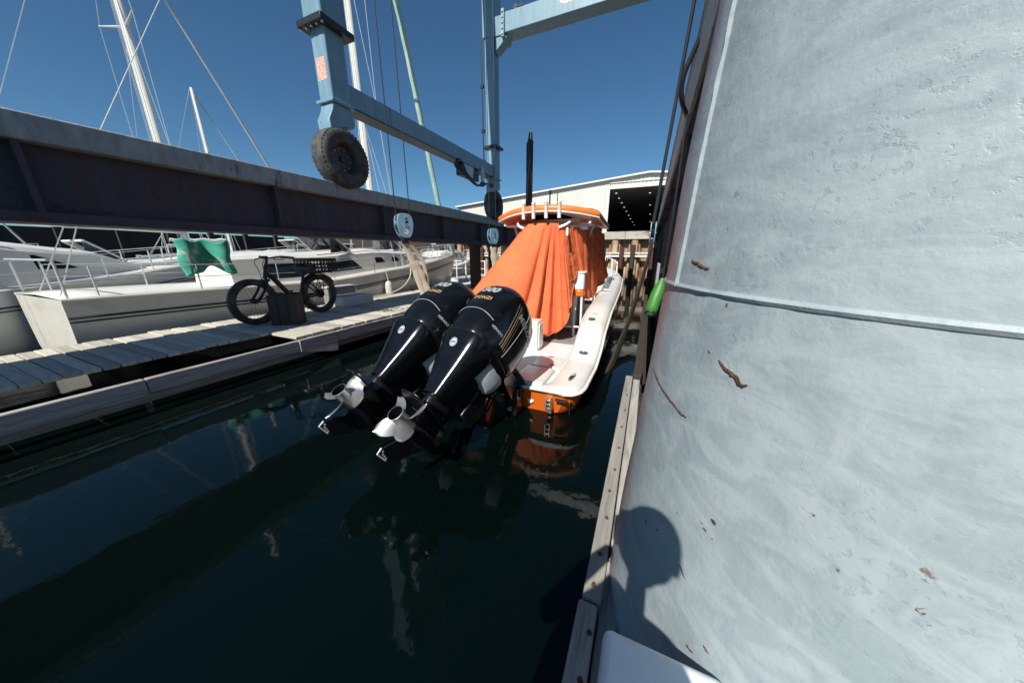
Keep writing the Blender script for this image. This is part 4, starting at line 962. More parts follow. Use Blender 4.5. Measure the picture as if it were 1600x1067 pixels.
# white coaming: a swept section following the sheer on both sides and round the bow
def coam(y, b, s, sg):
    w = min(.44, b * .62)
    a = min(1, max(0, (y - 4.5) / .9))                              # the raised part starts forward of the engine well
    rise = .055 + .02 * a
    dr = .035 + .055 * min(1, max(0, (y - 3.6) / 1.2))
    pts = [(b + .012, s - dr), (b + .014, s - .01), (b - .02, s + .035), (b - .09, s + rise), (b - w * .55, s + rise + .018), (b - w + .03, s + rise), (b - w - .0, s + rise - .035), (b - w - .02, max(.395 - .095 * a, s - .55))]
    return [(XC + sg * max(.0, x), z) for x, z in pts]
for sg in (-1, 1):
    rings = []
    for i in range(NY + 1):
        y = 3.77 + (13.34 - 3.77) * (i / NY) ** 1.7; y2 = y - .36 * .42 * max(0, 1 - (y - 3.84) / 1.2)
        rings.append([(x, y2 + (.0), z) for x, z in coam(y2, hw(y), sz(y2), sg)])
    mb = MB(); mb.loft(rings, False); mb.add(rings[0], [tuple(range(8))]); put('coaming', mb, 'gel_white', boat, angle=50)
    rings = [];
    for i in range(NY + 1):
        y = 3.77 + (13.34 - 3.77) * (i / NY) ** 1.7; y2 = y - .36 * .42 * max(0, 1 - (y - 3.84) / 1.2); b = hw(y) + .02; s = sz(y2) - .018 - .027 * min(1, max(0, (y2 - 3.6) / 1.2))
        rings.append((XC + sg * b, y2, s))
    mb = MB(); mb.tube(rings, [.014 + .012 * min(1, i / 8) for i in range(NY + 1)], 8); put('rub_rail', mb, 'pipe_white', boat)
# transom cap, engine well deck, floors
ty = 3.65
mb = MB(); mb.box(XC - 1.27, XC + 1.27, ty - .05, ty + .14, .378, .428); put('transom_cap', mb, 'gel_white', boat, bevel=.018, seg=4)
mb = MB(); mb.box(XC - 1.10, XC + 1.10, ty + .10, 5.86, .30, .418); put('aft_deck', mb, 'nonskid', boat, bevel=.01)
mb = MB(); mb.box(XC - 1.20, XC + 1.20, 5.87, 11.4, .30, .385); put('cockpit_floor', mb, 'floor_mat', boat)
mb = MB(); mb.box(XC - .98, XC + .98, 11.4, 12.7, .5, 1.05); mb.box(XC - 1.1, XC - .62, 9.6, 11.4, .386, .95); mb.box(XC + .62, XC + 1.1, 9.6, 11.4, .386, .95); put('bow_seating', mb, 'gel_white', boat, bevel=.04, seg=3)
# moulded seat pad, hatch lids and step in the aft deck
def pad(x0, x1, y0, y1, z0, z1, name, m, bev, seg=4):
    mb = MB(); mb.box(x0, x1, y0, y1, z0, z1); return put(name, mb, m, boat, bevel=bev, seg=seg)
pad(-1.62, -1.16, 3.66, 4.30, .40, .475, 'moulded_pad', 'gel_white', .035)
pad(-1.60, -1.13, 4.42, 4.98, .41, .436, 'deck_hatch', 'gel_white', .012)
pad(-1.60, -1.16, 5.00, 5.29, .41, .440, 'deck_hatch', 'nonskid', .012)
pad(-2.75, -1.74, 5.12, 5.42, .386, 1.00, 'bait_station', 'gel_white', .03)
pad(-1.737, -1.715, 5.15, 5.39, .48, .95, 'bait_station_door', 'pipe_white', .012)
pad(XC - 1.20, XC - .95, 3.75, 5.3, .40, .46, 'deck_hatch', 'gel_white', .02)
mb = MB()
for x, y in ((-1.40, 4.90), (-1.27, 4.52)): mb.lathe([(0, .006), (.034, .005), (.036, 0)], 14, Matrix.Translation((x, y, .437)) @ Matrix.Scale(1.35, 4, (1, 0, 0)) @ Matrix.Scale(.7, 4, (0, 1, 0)))
put('hatch_latches', mb, 'decal_red', boat)
# fittings let into the coaming: rod holders, hawse slots, cleats
def on_coam(y, f):
    b = hw(y); w = min(.44, b * .62); return XC + b - w * f, sz(y) + .072
def oval(x, y, z, rx, ry, name, rot=0):
    mx = Matrix.Translation((x, y, z)) @ Matrix.Rotation(rot, 4, 'Z') @ Matrix.Scale(rx, 4, (1, 0, 0)) @ Matrix.Scale(ry, 4, (0, 1, 0))
    mb = MB(); mb.lathe([(1.0, 0), (.98, .008), (.78, .009), (.72, .003)], 20, mx); r = put(name, mb, 'stainless', boat)
    mb = MB(); mb.lathe([(0, .0035), (.72, .0035)], 20, mx); put('socket', mb, 'decal_black', r)
x, z = on_coam(4.86, .52); oval(x + .01, 4.80, z - .002, .075, .055, 'rod_holder')
x, z = on_coam(5.95, .55); oval(x, 6.0, z + .012, .06, .075, 'rod_holder'); oval(x - .015, 5.68, z - .030, .065, .085, 'cup_holder')
x, z = on_coam(4.02, .42); oval(x, 4.02, z - .004, .035, .15, 'hawse_fitting', R(-6))
def cleat(x, y, z, yaw):
    mb = MB(); m = Matrix.Translation((x, y, z)) @ Matrix.Rotation(yaw, 4, 'Z')
    mb.tube([m @ Vector(p) for p in ((-.10, 0, .035), (-.05, 0, .045), (.05, 0, .045), (.10, 0, .035))], .011, 7)
    for sx in (-.035, .035): mb.tube([m @ Vector((sx, 0, 0)), m @ Vector((sx, 0, .045))], .011, 7)
    put('cleat', mb, 'stainless', boat)
x, z = on_coam(7.9, .6); cleat(x, 7.9, z + .01, R(10)); x, z = on_coam(10.0, .55); cleat(x, 10.0, z + .01, R(20)); x, z = on_coam(9.5, .5); cleat(x, 9.5, z + .008, R(80))
# coaming bolster pads just inside the cockpit
mb = MB(); mb.loft([[(XC + hw(y) - .46 + .03 * math.cos(a), y, sz(y) - .06 + .06 * math.sin(a)) for a in [2 * math.pi * k / 10 for k in range(10)]] for y in [5.8 + .2 * k for k in range(18)]]); put('bolster', mb, 'gel_white', boat)
# orange transom fittings
mb = MB(); mb.lathe([(0, .012), (.045, .010), (.05, 0)], 18, Matrix.Translation((-1.345, 3.72, .17)) @ Matrix.Rotation(R(90 - 16), 4, 'X')); put('drain_cap', mb, 'pipe_white', boat)
mb = MB(); mb.lathe([(0, .012), (.045, .010), (.05, 0)], 18, Matrix.Translation((XC - .62, 3.72, .17)) @ Matrix.Rotation(R(90 - 16), 4, 'X')); put('drain_cap', mb, 'pipe_white', boat)
mb = MB()
for dx in (-.032, .032): mb.box(-1.05 + dx - .009, -1.05 + dx + .009, 3.60, 3.72, .10, .30)
for zz in (.12, .19, .26): mb.box(-1.075, -1.025, 3.60 + (.3 - zz) * .25, 3.68 + (.3 - zz) * .25, zz - .014, zz + .014)
mb.box(-1.075, -1.025, 3.70, 3.78, .02, .12); put('boarding_ladder', mb, 'stainless', boat, bevel=.004)
mb = MB(); mb.box(-.96, -.79, 3.60, 3.66, .285, .297); mb.box(-.765, -.75, 3.63, 3.72, .10, .26); put('ladder_grip', mb, 'decal_black', boat, bevel=.004)
# T-top: orange moulded roof, white lining, pipes, rod holders
TX = -2.04
def topz(u): return 2.94 + .105 * (1 - u * u)
def outline(inset=0.0):
    pts = []
    for k in range(41):
        u = -1 + 2 * k / 40; pts.append((TX + u * (1.08 - inset), 6.32 + .02 - .42 * (1 - abs(u) ** 2.4) + inset * 1.0))
    for k in range(21):
        v = k / 20; pts.append((TX + (1.08 - inset) * (1 - .07 * v), 6.34 + 2.15 * v - inset * .5 * v))
    for k in range(1, 40):
        u = 1 - 2 * k / 40; pts.append((TX + u * (1.0044 - inset * .93), 8.49 + .28 * (1 - abs(u) ** 2.2) - inset))
    for k in range(21):
        v = 1 - k / 20; pts.append((TX - (1.08 - inset) * (1 - .07 * v), 6.34 + 2.15 * v - inset * .5 * v))
    return pts
rings = []
for ins, dz in ((.05, -.072), (.0, -.065), (-.008, -.03), (.0, .01), (.04, .035), (.16, .055), (.5, .065)):
    rings.append([(x, y, topz((x - TX) / 1.1) - (y - 6.3) * .035 + dz) for x, y in outline(ins)])
mb = MB(); mb.loft(rings, True, False, True); put('hardtop', mb, 'top_orange', boat, angle=50)
rings = [[(x, y, topz((x - TX) / 1.1) - (y - 6.3) * .035 + dz) for x, y in outline(ins)] for ins, dz in ((.004, -.069), (.004, -.092), (.05, -.098))]
mb = MB(); mb.loft(rings, True, False, False); put('hardtop_edge', mb, 'pipe_white', boat, angle=50)
mb = MB(); mb.loft([[(x, y, topz((x - TX) / 1.1) - (y - 6.3) * .035 - .096) for x, y in outline(.051)], [(x, y, topz((x - TX) / 1.1) - (y - 6.3) * .035 - .08) for x, y in outline(.6)]], True, False, True)
put('hardtop_lining', mb, 'top_orange', boat, angle=50)
mb = MB()
for sg in (-1, 1):
    mb.tube(cat_pts([(TX + sg * .62, 6.7, .4), (TX + sg * .64, 6.75, 1.6), (TX + sg * .80, 6.8, 2.5), (TX + sg * .9, 6.85, 2.80)], 14), .035, 9)
    mb.tube(cat_pts([(TX + sg * .62, 7.7, .4), (TX + sg * .64, 7.7, 1.6), (TX + sg * .78, 7.75, 2.5), (TX + sg * .84, 7.8, 2.80)], 14), .035, 9)
    mb.tube([(TX + sg * .9, 6.3, 2.79), (TX + sg * .86, 8.0, 2.76)], .03, 8); mb.tube(cat_pts([(TX + sg * .36, 6.05, 2.68), (TX + sg * .5, 6.1, 2.74), (TX + sg * .58, 6.25, 2.84)], 8), .026, 8)
    mb.tube([(TX + sg * .70, 6.75, 2.15), (TX + sg * .70, 8.1, 2.15)], .03, 8)
for yy, zz in ((6.45, 2.77), (7.3, 2.75), (7.9, 2.74)): mb.tube([(TX - .92, yy, zz), (TX + .92, yy, zz)], .028, 8)
put('top_frame', mb, 'pipe_white', boat)
rhm = MB(); rhm.lathe([(.030, -.26), (.036, -.255), (.036, .0), (.043, .01), (.043, .03), (.028, .03), (.028, -.02)], 14); rhm = rhm.mesh('rod_holder_tube')
for xx in (-2.375, -2.155, -1.90, -1.655):
    o = put('rod_holder_tube', rhm, 'pipe_white', boat, local=False); o.location = (xx, 5.90 + .16 * abs((xx - TX) / .7) ** 2, 3.10); o.rotation_euler = (R(4), 0, 0)
pad(TX + .66, TX + .86, 6.42, 6.50, 2.66, 2.735, 'spreader_light', 'pipe_white', .012, 3)
pad(TX + .72, TX + .90, 7.7, 8.05, 2.44, 2.72, 'speaker_box', 'pipe_white', .02, 3)
pad(TX + .70, TX + .86, 6.30, 6.33, 2.79, 2.84, 'orange_label', 'canvas', .004, 2)
mb = MB(); mb.tube([(-2.28, 6.9, 3.0), (-2.28, 6.9, 3.16)], .05, 10); mb.lathe([(.0, .10), (.09, .09), (.11, .0), (.0, 0)], 16, Matrix.Translation((-2.15, 7.3, 3.08))); put('roof_fittings', mb, 'black_steel', boat)
mb = MB(); mb.tube([(-1.98, 7.0, 3.05), (-1.99, 7.0, 3.25)], .02, 8); mb.tube([(-1.99, 7.0, 3.25), (-2.02, 7.05, 3.48)], .009, 6); put('antenna', mb, 'black_steel', boat)
# console, leaning post and the white locker showing under the cover
pad(-2.75, -1.55, 7.2, 8.6, .386, 1.55, 'console', 'gel_white', .06)
mb = MB()
rings = [rsq(-1.375, 6.74, .145, .13, z, 4, 20) for z in (1.44, 1.78)]; rings = [[(x + (z - 1.44) * .02, y, z) for x, y, z in r] for r in rings]; mb.loft(rings); put('cooler', mb, 'pipe_white', boat, bevel=.02)
mb = MB(); mb.loft([rsq(-1.36, 6.74, .158, .145, z, 4, 20) for z in (1.79, 1.83)]); mb.loft([rsq(-1.42, 6.72, .05, .05, z, 2, 14) for z in (1.831, 1.91)]); put('cooler_lid', mb, 'pipe_white', boat, bevel=.012)
mb = MB(); mb.loft([rsq(-1.375, 6.74, .15, .14, z, 4, 20) for z in (1.30, 1.435)]); put('seat_base', mb, 'hull_orange', boat, bevel=.015)
mb = MB()
for xx in (-1.46, -1.30): mb.tube([(xx + .06, 6.62, .386), (xx + .03, 6.66, 1.31)], .024, 8)
mb.tube([(-1.50, 6.62, 1.28), (-1.38, 6.62, 1.0)], .02, 8); mb.tube([(-1.72, 6.55, .62), (-1.28, 6.6, .62)], .022, 8)
put('leaning_post', mb, 'pipe_white', boat)
mb = MB()
for yy in (7.6, 8.1, 8.6): mb.tube([(-1.18, yy, .386), (-1.15, yy + .03, 1.2)], .025, 8)
put('cockpit_pipes', mb, 'pipe_white', boat)
mb = MB()
for k, (xx, yy) in enumerate(((-.98, 11.1), (-1.22, 11.8), (-1.55, 12.5), (-2.12, 13.1))):
    z = sz(yy) + .06; mb.tube([(xx, yy, z), (xx - .02, yy + .08, z + .36)], .018, 7)
mb.tube(cat_pts([(-.98, 11.1, 1.56 + .3), (-1.22, 11.88, 1.62 + .36), (-1.57, 12.58, 1.66 + .40), (-2.12, 13.18, 1.7 + .42), (XC - .55, 12.58, 2.06), (XC - .9, 11.88, 1.98), (XC - 1.14, 11.1, 1.86)], 40), .018, 7); put('bow_rail', mb, 'pipe_white', boat)

# ------------------------------------------------------------------ outboard motors (parts of the boat, each with its own pieces)
CZ = [(1.00, .32, .285, -.42), (1.06, .42, .335, -.47), (1.18, .48, .356, -.495), (1.36, .50, .362, -.508), (1.56, .50, .360, -.505), (1.72, .48, .347, -.485), (1.84, .44, .320, -.445), (1.92, .38, .280, -.385), (1.98, .29, .216, -.30), (2.01, .18, .134, -.20), (2.02, .07, .050, -.10)]
def cz(z):
    for a, b in zip(CZ, CZ[1:]):
        if z <= b[0]:
            t = (z - a[0]) / (b[0] - a[0]); return [a[i] + (b[i] - a[i]) * t for i in (1, 2, 3)]
    return CZ[-1][1:]
def cowl_ring(z, n=64, grow=0.0):
    yf, w, yb = cz(z); cy = (yf + yb) / 2; hy = (yf - yb) / 2
    out = []
    for x, y, zz in rsq(0, cy, w + grow, hy + grow, z, 2.9, n):
        if y < cy: x *= 1 - .11 * ((cy - y) / hy) ** 2              # narrower towards the back
        out.append((x, y, z))
    return out
def cowl_mesh():
    zs = []
    for a, b in zip(CZ, CZ[1:]):
        k = 5
        zs += [a[0] + (b[0] - a[0]) * i / k for i in range(k)]
    zs.append(CZ[-1][0])
    # smooth the tabulated profile
    rings = [cowl_ring(z) for z in zs]
    for _ in range(3):
        r2 = [rings[0]]
        for i in range(1, len(rings) - 1): r2.append([tuple(.5 * b[j] + .25 * (a[j] + c[j]) for j in range(3)) for a, b, c in zip(rings[i - 1], rings[i], rings[i + 1])])
        rings = r2 + [rings[-1]]
    for r in rings:                                                 # back shoulder, side scoop and brow as soft relief
        for i, (x, y, z) in enumerate(r):
            d_ = 0
            if y < -.2 and abs(x) < .2: d_ += .012 * math.exp(-((z - 1.44) / .03) ** 2)
            s_ = math.exp(-((abs(x) - .29) / .05) ** 2) * math.exp(-((y - .10 - (z - 1.4) * .25) / .05) ** 2); x -= math.copysign(.012 * s_, x)
            r[i] = (x, y - d_, z)
    mb = MB(); mb.loft(rings); return mb
def outboard(px, py, pz, tilt, steer, label, phase, hand=1):
    o = None
    mb = MB()                                                       # midsection leg: the part that carries the rest
    rings = []
    for z, w, yf, yb in ((.22, .062, .20, -.22), (.32, .085, .20, -.24), (.50, .110, .22, -.24), (.70, .13, .26, -.22), (.90, .15, .30, -.16), (.99, .20, .36, -.15)):
        rings.append(rsq(0, (yf + yb) / 2, w, (yf - yb) / 2, z, 2.3, 32))
    mb.loft(rings)
    o = put('outboard_motor', mb, 'leg_black', boat, local=True, label=label)
    o.location = Vector((px, py, pz)) - Vector(boat['built_at']); o.rotation_euler = Euler((R(-tilt), 0, R(steer)), 'XYZ')
    def sub(name, mb, m, **k): return put(name, mb, m, o, local=True, **k)
    cm = cowl_mesh(); sub('cowl', cm, 'cowl', angle=70); bvh = BVHTree.FromPolygons([Vector(v) for v in cm.v], cm.f)
    mb = MB(); mb.loft([cowl_ring(z, 64, g) for z, g in ((1.045, .004), (1.05, .007), (1.062, .007), (1.067, .004))], True, False, False); sub('cowl_seam', mb, 'leg_black')
    # silver lower cowling
    rings = []
    for z, w, yf, yb in ((.80, .20, .36, -.02), (.84, .225, .40, -.05), (.92, .255, .43, -.10), (1.0, .272, .45, -.15), (1.03, .272, .44, -.17)): rings.append(rsq(0, (yf + yb) / 2, w, (yf - yb) / 2, z, 3.2, 40))
    mb = MB(); mb.loft(rings); sub('lower_cowling', mb, 'engine_grey', bevel=.012)
    # black aft fairing running down the leg, with a raised spine on each side
    rings = []
    for z, w, yf, yb in ((.36, .112, -.04, -.270), (.42, .124, -.03, -.282), (.52, .150, -.02, -.308), (.70, .205, .0, -.36), (.88, .262, .02, -.42), (.98, .292, .03, -.455), (1.035, .292, .03, -.466)):
        rings.append(rsq(0, (yf + yb) / 2, w, (yf - yb) / 2, z, 3.6, 48))
    mb = MB(); mb.loft(rings); fv = [Vector(v) for v in mb.v]; fb = BVHTree.FromPolygons(fv, mb.f); sub('aft_fairing', mb, 'cowl', angle=60)
    mb = MB()
    vs, fs = [], []
    for k in range(28):
        a = 2 * math.pi * k / 28; vs.append((.048 * math.cos(a), .048 * math.sin(a), 0))
    wrap(mb, fb, vs, [tuple(range(28))], (.0, -.5, .90), (1, 0, 0), (0, 0, 1), .004, .03); sub('round_badge', mb, 'decal_white', angle=0)
    mb = MB()
    vs = []; fs = []
    for r0, r1, a0, a1 in ((.036, .042, 0, 2 * math.pi), (.016, .024, .4, 3.6), (.016, .024, 3.6, 6.4)):
        st = len(vs)
        for k in range(13):
            a = a0 + (a1 - a0) * k / 12; off = .010 * (1 if a0 > 3 else (-1 if a0 > 0 else 0)); vs += [(r0 * math.cos(a), off + r0 * math.sin(a), 0), (r1 * math.cos(a), off + r1 * math.sin(a), 0)]
        for k in range(12): fs.append((st + 2 * k, st + 2 * k + 1, st + 2 * k + 3, st + 2 * k + 2))
    wrap(mb, fb, vs, fs, (.0, -.5, .90), (1, 0, 0), (0, 0, 1), .008, .03); sub('badge_mark', mb, 'decal_black', angle=0)
    # lettering and stripes
    up_back = Vector((0, .55, .83))
    vs, fs = text_mesh('300', .15, .18, 1.0, .006); mb = MB(); wrap(mb, bvh, vs, fs, (.0, -.47, 1.71), (1, 0, 0), (0, .3, 1), .005); sub('horsepower_number', mb, 'decal_silver', angle=0)
    vs, fs = text_mesh('DONZI', .070, .0, 1.15, .002); mb = MB(); wrap(mb, bvh, vs, fs, (0, -.5, 1.545), (1, 0, 0), (0, .1, 1), .005); sub('maker_lettering', mb, 'decal_gold', angle=0)
    mb = MB(); mbs = MB(); mbg = MB(); mbv = MB()
    for sg in (-1, 1):
        xd = (0, 1, 0) if sg > 0 else (0, -1, 0)
        vs, fs = text_mesh('MERCURY', .12, .22, 1.12, .004); wrap(mb, bvh, vs, fs, (sg * .34, .10, 1.64), xd, (0, 0, 1), .006)
        vs, fs = text_mesh('VERADO', .045, .2, 1.0, .001); wrap(mbv, bvh, vs, fs, (sg * .3, -.31, 1.25), (sg * math.cos(.55) * .35, sg * .94 if sg > 0 else -.94, 0), (0, 0, 1), .005)
        for y0, wd, tgt in ((-.235, .012, mbs), (-.195, .020, mbg), (-.165, .012, mbg), (-.125, .007, mbs)):
            q = [(-wd / 2, -.30, 0), (wd / 2, -.30, 0), (wd / 2 * .3, .30, 0), (-wd / 2 * .3, .30, 0)]
            q = [(sg * a - sg * .10 * (b / .30) * .35, b, c) for a, b, c in q]
            wrap(tgt, bvh, q, [(0, 1, 2, 3)], (sg * .34, y0 + .01, 1.46), xd, (0, 0, 1), .005, .05)
    sub('side_lettering', mb, 'decal_silver', angle=0, kind='stuff'); sub('model_lettering', mbv, 'decal_silver', angle=0, kind='stuff'); sub('grey_pinstripe', mbs, 'decal_silver', angle=0, kind='stuff'); sub('gold_pinstripe', mbg, 'decal_gold', angle=0, kind='stuff')
    mb = MB()
    for sg in (-1, 1):                                              # fine parting line from the brow down the flank
        prev = []
        for k in range(30):
            z = 1.95 - k * .029; h = bvh.ray_cast(Vector((sg * .8, -.03 + .05 * (z - 1.3), z)), Vector((-sg, 0, 0)))
            if h[0]: prev.append(h[0] + Vector((sg * .001, 0, 0)))
        mb.tube(prev, .0028, 5)
    prev = []
    for k in range(31):
        x = -.26 + .52 * k / 30; h = bvh.ray_cast(Vector((x, -1, 1.37 - .9 * x * x)), Vector((0, 1, 0)))
        if h[0]: prev.append(h[0])
    mb.tube(prev, .003, 5); sub('parting_line', mb, 'engine_grey')
    mb = MB(); h = bvh.ray_cast(Vector((0, -1, 1.20)), Vector((0, 1, 0)))[0]; mb.lathe([(.030, .0), (.026, -.012), (.0, -.018)], 16, Matrix.Translation(h) @ Matrix.Rotation(R(-90), 4, 'X') @ Matrix.Scale(-1, 4, (0, 0, 1))); sub('latch_boss', mb, 'leg_black')
    # cavitation plate, splash plate, trim anode, gearcase, skeg
    mb = MB(); mb.prism([(-.06, .22), (.06, .22), (.11, .05), (.13, -.20), (.12, -.42), (.06, -.50), (-.06, -.50), (-.12, -.42), (-.13, -.20), (-.11, .05)], .185, .208, 'z'); mb.prism([(-.05, .24), (.05, .24), (.10, .0), (.10, -.24), (-.10, -.24), (-.10, .0)], .33, .345, 'z'); sub('cavitation_plate', mb, 'leg_black', bevel=.006)
    mb = MB(); mb.prism([(-.012, .0), (.012, .0), (.018, -.075), (-.018, -.075)], .209, .235, 'z'); mb.lathe([(0, .012), (.040, .008), (.045, 0)], 18, Matrix.Translation((.07, -.40, .209)) @ Matrix.Scale(.62, 4, (1, 0, 0)) @ Matrix.Scale(1.3, 4, (0, 1, 0))); sub('anode', mb, 'anode', bevel=.004)
    rings = []
    for y, r in ((.33, .004), (.31, .028), (.26, .055), (.18, .078), (.06, .090), (-.08, .090), (-.16, .082), (-.20, .074)): rings.append([(r * math.cos(a), y, r * math.sin(a)) for a in [2 * math.pi * k / 24 for k in range(24)]])
    mb = MB(); mb.loft(rings)
    rings = []
    for z, w, yf, yb in ((.04, .050, .21, -.19), (.10, .045, .20, -.20), (.19, .055, .20, -.22)): rings.append(rsq(0, (yf + yb) / 2, w, (yf - yb) / 2, z, 2.0, 24))
    mb.loft(rings); sub('gearcase', mb, 'leg_black')
    mb = MB(); sk = [(.17, -.06), (-.15, -.06), (-.30, -.29), (-.285, -.335), (-.16, -.335), (-.06, -.30)]; mb.prism(sk, -.011, .011, 'x'); sub('skeg', mb, 'leg_black', bevel=.006)
    mb = MB(); mb.tube([(.0, -.303, -.285), (0, -.295, -.342), (0, -.17, -.341)], .0065, 6)
    for dy, dz in ((-.27, -.30), (-.25, -.318), (-.22, -.322), (-.19, -.328)): mb.lathe([(0, .013), (.011, .012)], 7, Matrix.Translation((0, dy, dz)) @ Matrix.Rotation(R(90), 4, 'Y')); mb.lathe([(0, -.013), (.011, -.012)], 7, Matrix.Translation((0, dy, dz)) @ Matrix.Rotation(R(90), 4, 'Y'))
    sub('worn_skeg_edge', mb, 'anode')
    # propeller: flared hub and four raked blades
    mb = MB(); my = Matrix.Rotation(R(90), 4, 'X')
    mb.lathe([(.070, .20), (.066, .28), (.064, .36), (.069, .41), (.076, .43), (.070, .432)], 32, my)
    for k in range(4):
        ph = phase + math.pi / 2 * k; nu, nv = 12, 8; top_, bot = [], []
        def bp(u, v):
            r = .062 + (.268 - .062) * u; c = .082 * (math.sin(math.pi * (.20 + .74 * u)) ** .75) * (1.12 if u < .85 else 1.12 * math.sqrt(max(.0, (1 - u) / .15)) * .93 + .07)
            pit = math.atan2(.10, r); s_ = (v - .5) * 2 * c; a = ph + (s_ * math.cos(pit) * .95 + .03 * u) / r * 1.0
            yy = -.285 + hand * s_ * math.sin(pit) - .07 * u + .012 * (2 * v - 1) ** 2
            return Vector((r * math.cos(a), yy, r * math.sin(a)))
        ps = [[bp(i / nu, j / nv) for j in range(nv + 1)] for i in range(nu + 1)]
        o0 = len(mb.v)
        for sgn in (1, -1):
            for i in range(nu + 1):
                for j in range(nv + 1):
                    p = ps[i][j]; du = ps[min(i + 1, nu)][j] - ps[max(i - 1, 0)][j]; dv = ps[i][min(j + 1, nv)] - ps[i][max(j - 1, 0)]
                    n_ = du.cross(dv); n_ = n_.normalized() if n_.length > 1e-9 else Vector((0, 1, 0)); e_ = min(j, nv - j) / (nv / 2); mb.v.append(tuple(p + n_ * sgn * (.0012 + .0045 * min(1, e_ * 1.4) * (1 - .6 * i / nu))))
        m_ = (nu + 1) * (nv + 1)
        for i in range(nu):
            for j in range(nv):
                a = o0 + i * (nv + 1) + j; mb.f.append((a, a + 1, a + nv + 2, a + nv + 1)); a += m_; mb.f.append((a, a + nv + 1, a + nv + 2, a + 1))
        for i in range(nu):
            for j in (0, nv):
                a = o0 + i * (nv + 1) + j; mb.f.append((a, a + nv + 1, a + nv + 1 + m_, a + m_))
        for j in range(nv):
            for i in (0, nu):
                a = o0 + i * (nv + 1) + j; mb.f.append((a, a + 1, a + 1 + m_, a + m_))
    sub('propeller', mb, 'stainless', angle=50)
    mb = MB(); mb.lathe([(.0, .335), (.030, .335), (.032, .345), (.033, .33), (.060, .325), (.068, .4315)], 28, my); sub('exhaust_outlet', mb, 'leg_black')
    # small fixings on the leg, swivel bracket and hoses
    mb = MB()
    for y, z in ((-.1, .60), (.05, .45), (-.12, .42), (.1, .66), (.06, .26), (-.05, .27)):
        for sg in (-1, 1): mb.lathe([(0, .008), (.012, .006), (.014, -.03)], 8, Matrix.Translation((sg * (.062 + .07 * max(0, z - .3)), y, z)) @ Matrix.Rotation(R(90 * sg), 4, 'Y'))
    sub('leg_bolts', mb, 'bolt', kind='stuff')
    mb = MB(); mb.box(-.11, .11, .24, .42, .42, .92); mb.box(-.16, .16, .30, .44, .80, .93); mb.tube([(-.20, .44, .88), (.20, .44, .88)], .045, 12); sub('swivel_bracket', mb, 'leg_black', bevel=.02)
    mb = MB()
    for k in range(4): x0 = -.06 + .04 * k; mb.tube(cat_pts([(x0, .38, 1.02), (x0 * 1.4, .55, 1.0), (x0 * 1.6 - .05, .66, .92 + .03 * k), (x0 * 1.2, .66, .74)], 14), .018, 7)
    sub('rigging_hoses', mb, 'plastic_black', kind='stuff')
    return o
def mount(hx, hy, hz, TILT):                                              # hub outlet position -> motor origin
    return hx, hy + .43 * math.cos(R(TILT)), hz - .43 * math.sin(R(TILT))
outboard(*mount(-1.93 + .05, 1.77, .835, 58.0), 58.0, -10.0, 'black outboard motor closer to the slip wall, its propeller blade lit broadside', R(45))
outboard(*mount(-2.66 + .05, 1.78, .915, 60.0), 60.0, -10.0, 'black outboard motor closer to the plank dock', R(8), -1)
# transom brackets and trim rams below the motors, dark trim tabs
for xx in (-1.66, -2.42):
    mb = MB()
    for sg in (-1, 1):
        mb.prism([(3.02, .98), (3.14, 1.03), (3.40, .66), (3.72, .36), (3.74, .10), (3.60, .06), (3.40, .22), (3.12, .62)], xx + sg * .155 - .025, xx + sg * .155 + .025, 'x')
    mb.box(xx - .16, xx + .16, 3.58, 3.70, .10, .40); put('clamp_bracket', mb, 'leg_black', boat, bevel=.012)
    mb = MB(); mb.tube([(xx, 3.55, .12), (xx, 3.22, .42)], .05, 12); mb.tube([(xx, 3.24, .40), (xx, 2.95, .66)], .026, 10); put('trim_ram', mb, 'bolt', boat)
    mb = MB()
    for k in range(4): mb.tube(cat_pts([(xx - .1 + .06 * k, 3.25, .95), (xx - .12 + .07 * k, 3.4, .75 + .04 * k), (xx - .1 + .06 * k, 3.62, .60), (xx - .1 + .06 * k, 3.9, .44)], 14), .020, 7)
    put('rigging_hose', mb, 'plastic_black', boat)
mb = MB(); mb.box(-1.58, -1.44, 3.42, 3.64, .02, .40); mb.box(-1.60, -1.42, 3.50, 3.62, .28, .41); put('engine_mount_pad', mb, 'leg_black', boat, bevel=.02)
mb = MB(); mb.prism([(-1.72, .34), (-1.60, .34), (-1.55, -.06), (-1.76, -.06)], 3.36, 3.42, 'y'); put('trim_tab_bracket', mb, 'leg_black', boat, bevel=.012)
mb = MB()
for k in range(9): mb.box(-1.565 + .012 * (k % 2), -1.50, 3.385 + .02 * k, 3.395 + .02 * k, .12 + .02 * k, .15 + .02 * k)
put('bracket_bolts', mb, 'bolt', boat, kind='stuff')
# dark rubber splash boot between motor and deck
mb = MB(); mb.loft([rsq(-1.52 - .035 * k, 3.66 + .02 * k, .13 - .021 * k, .10 - .015 * k, .43 + .05 * k, 2.2, 24) for k in range(6)]); put('splash_boot', mb, 'black_steel', boat)

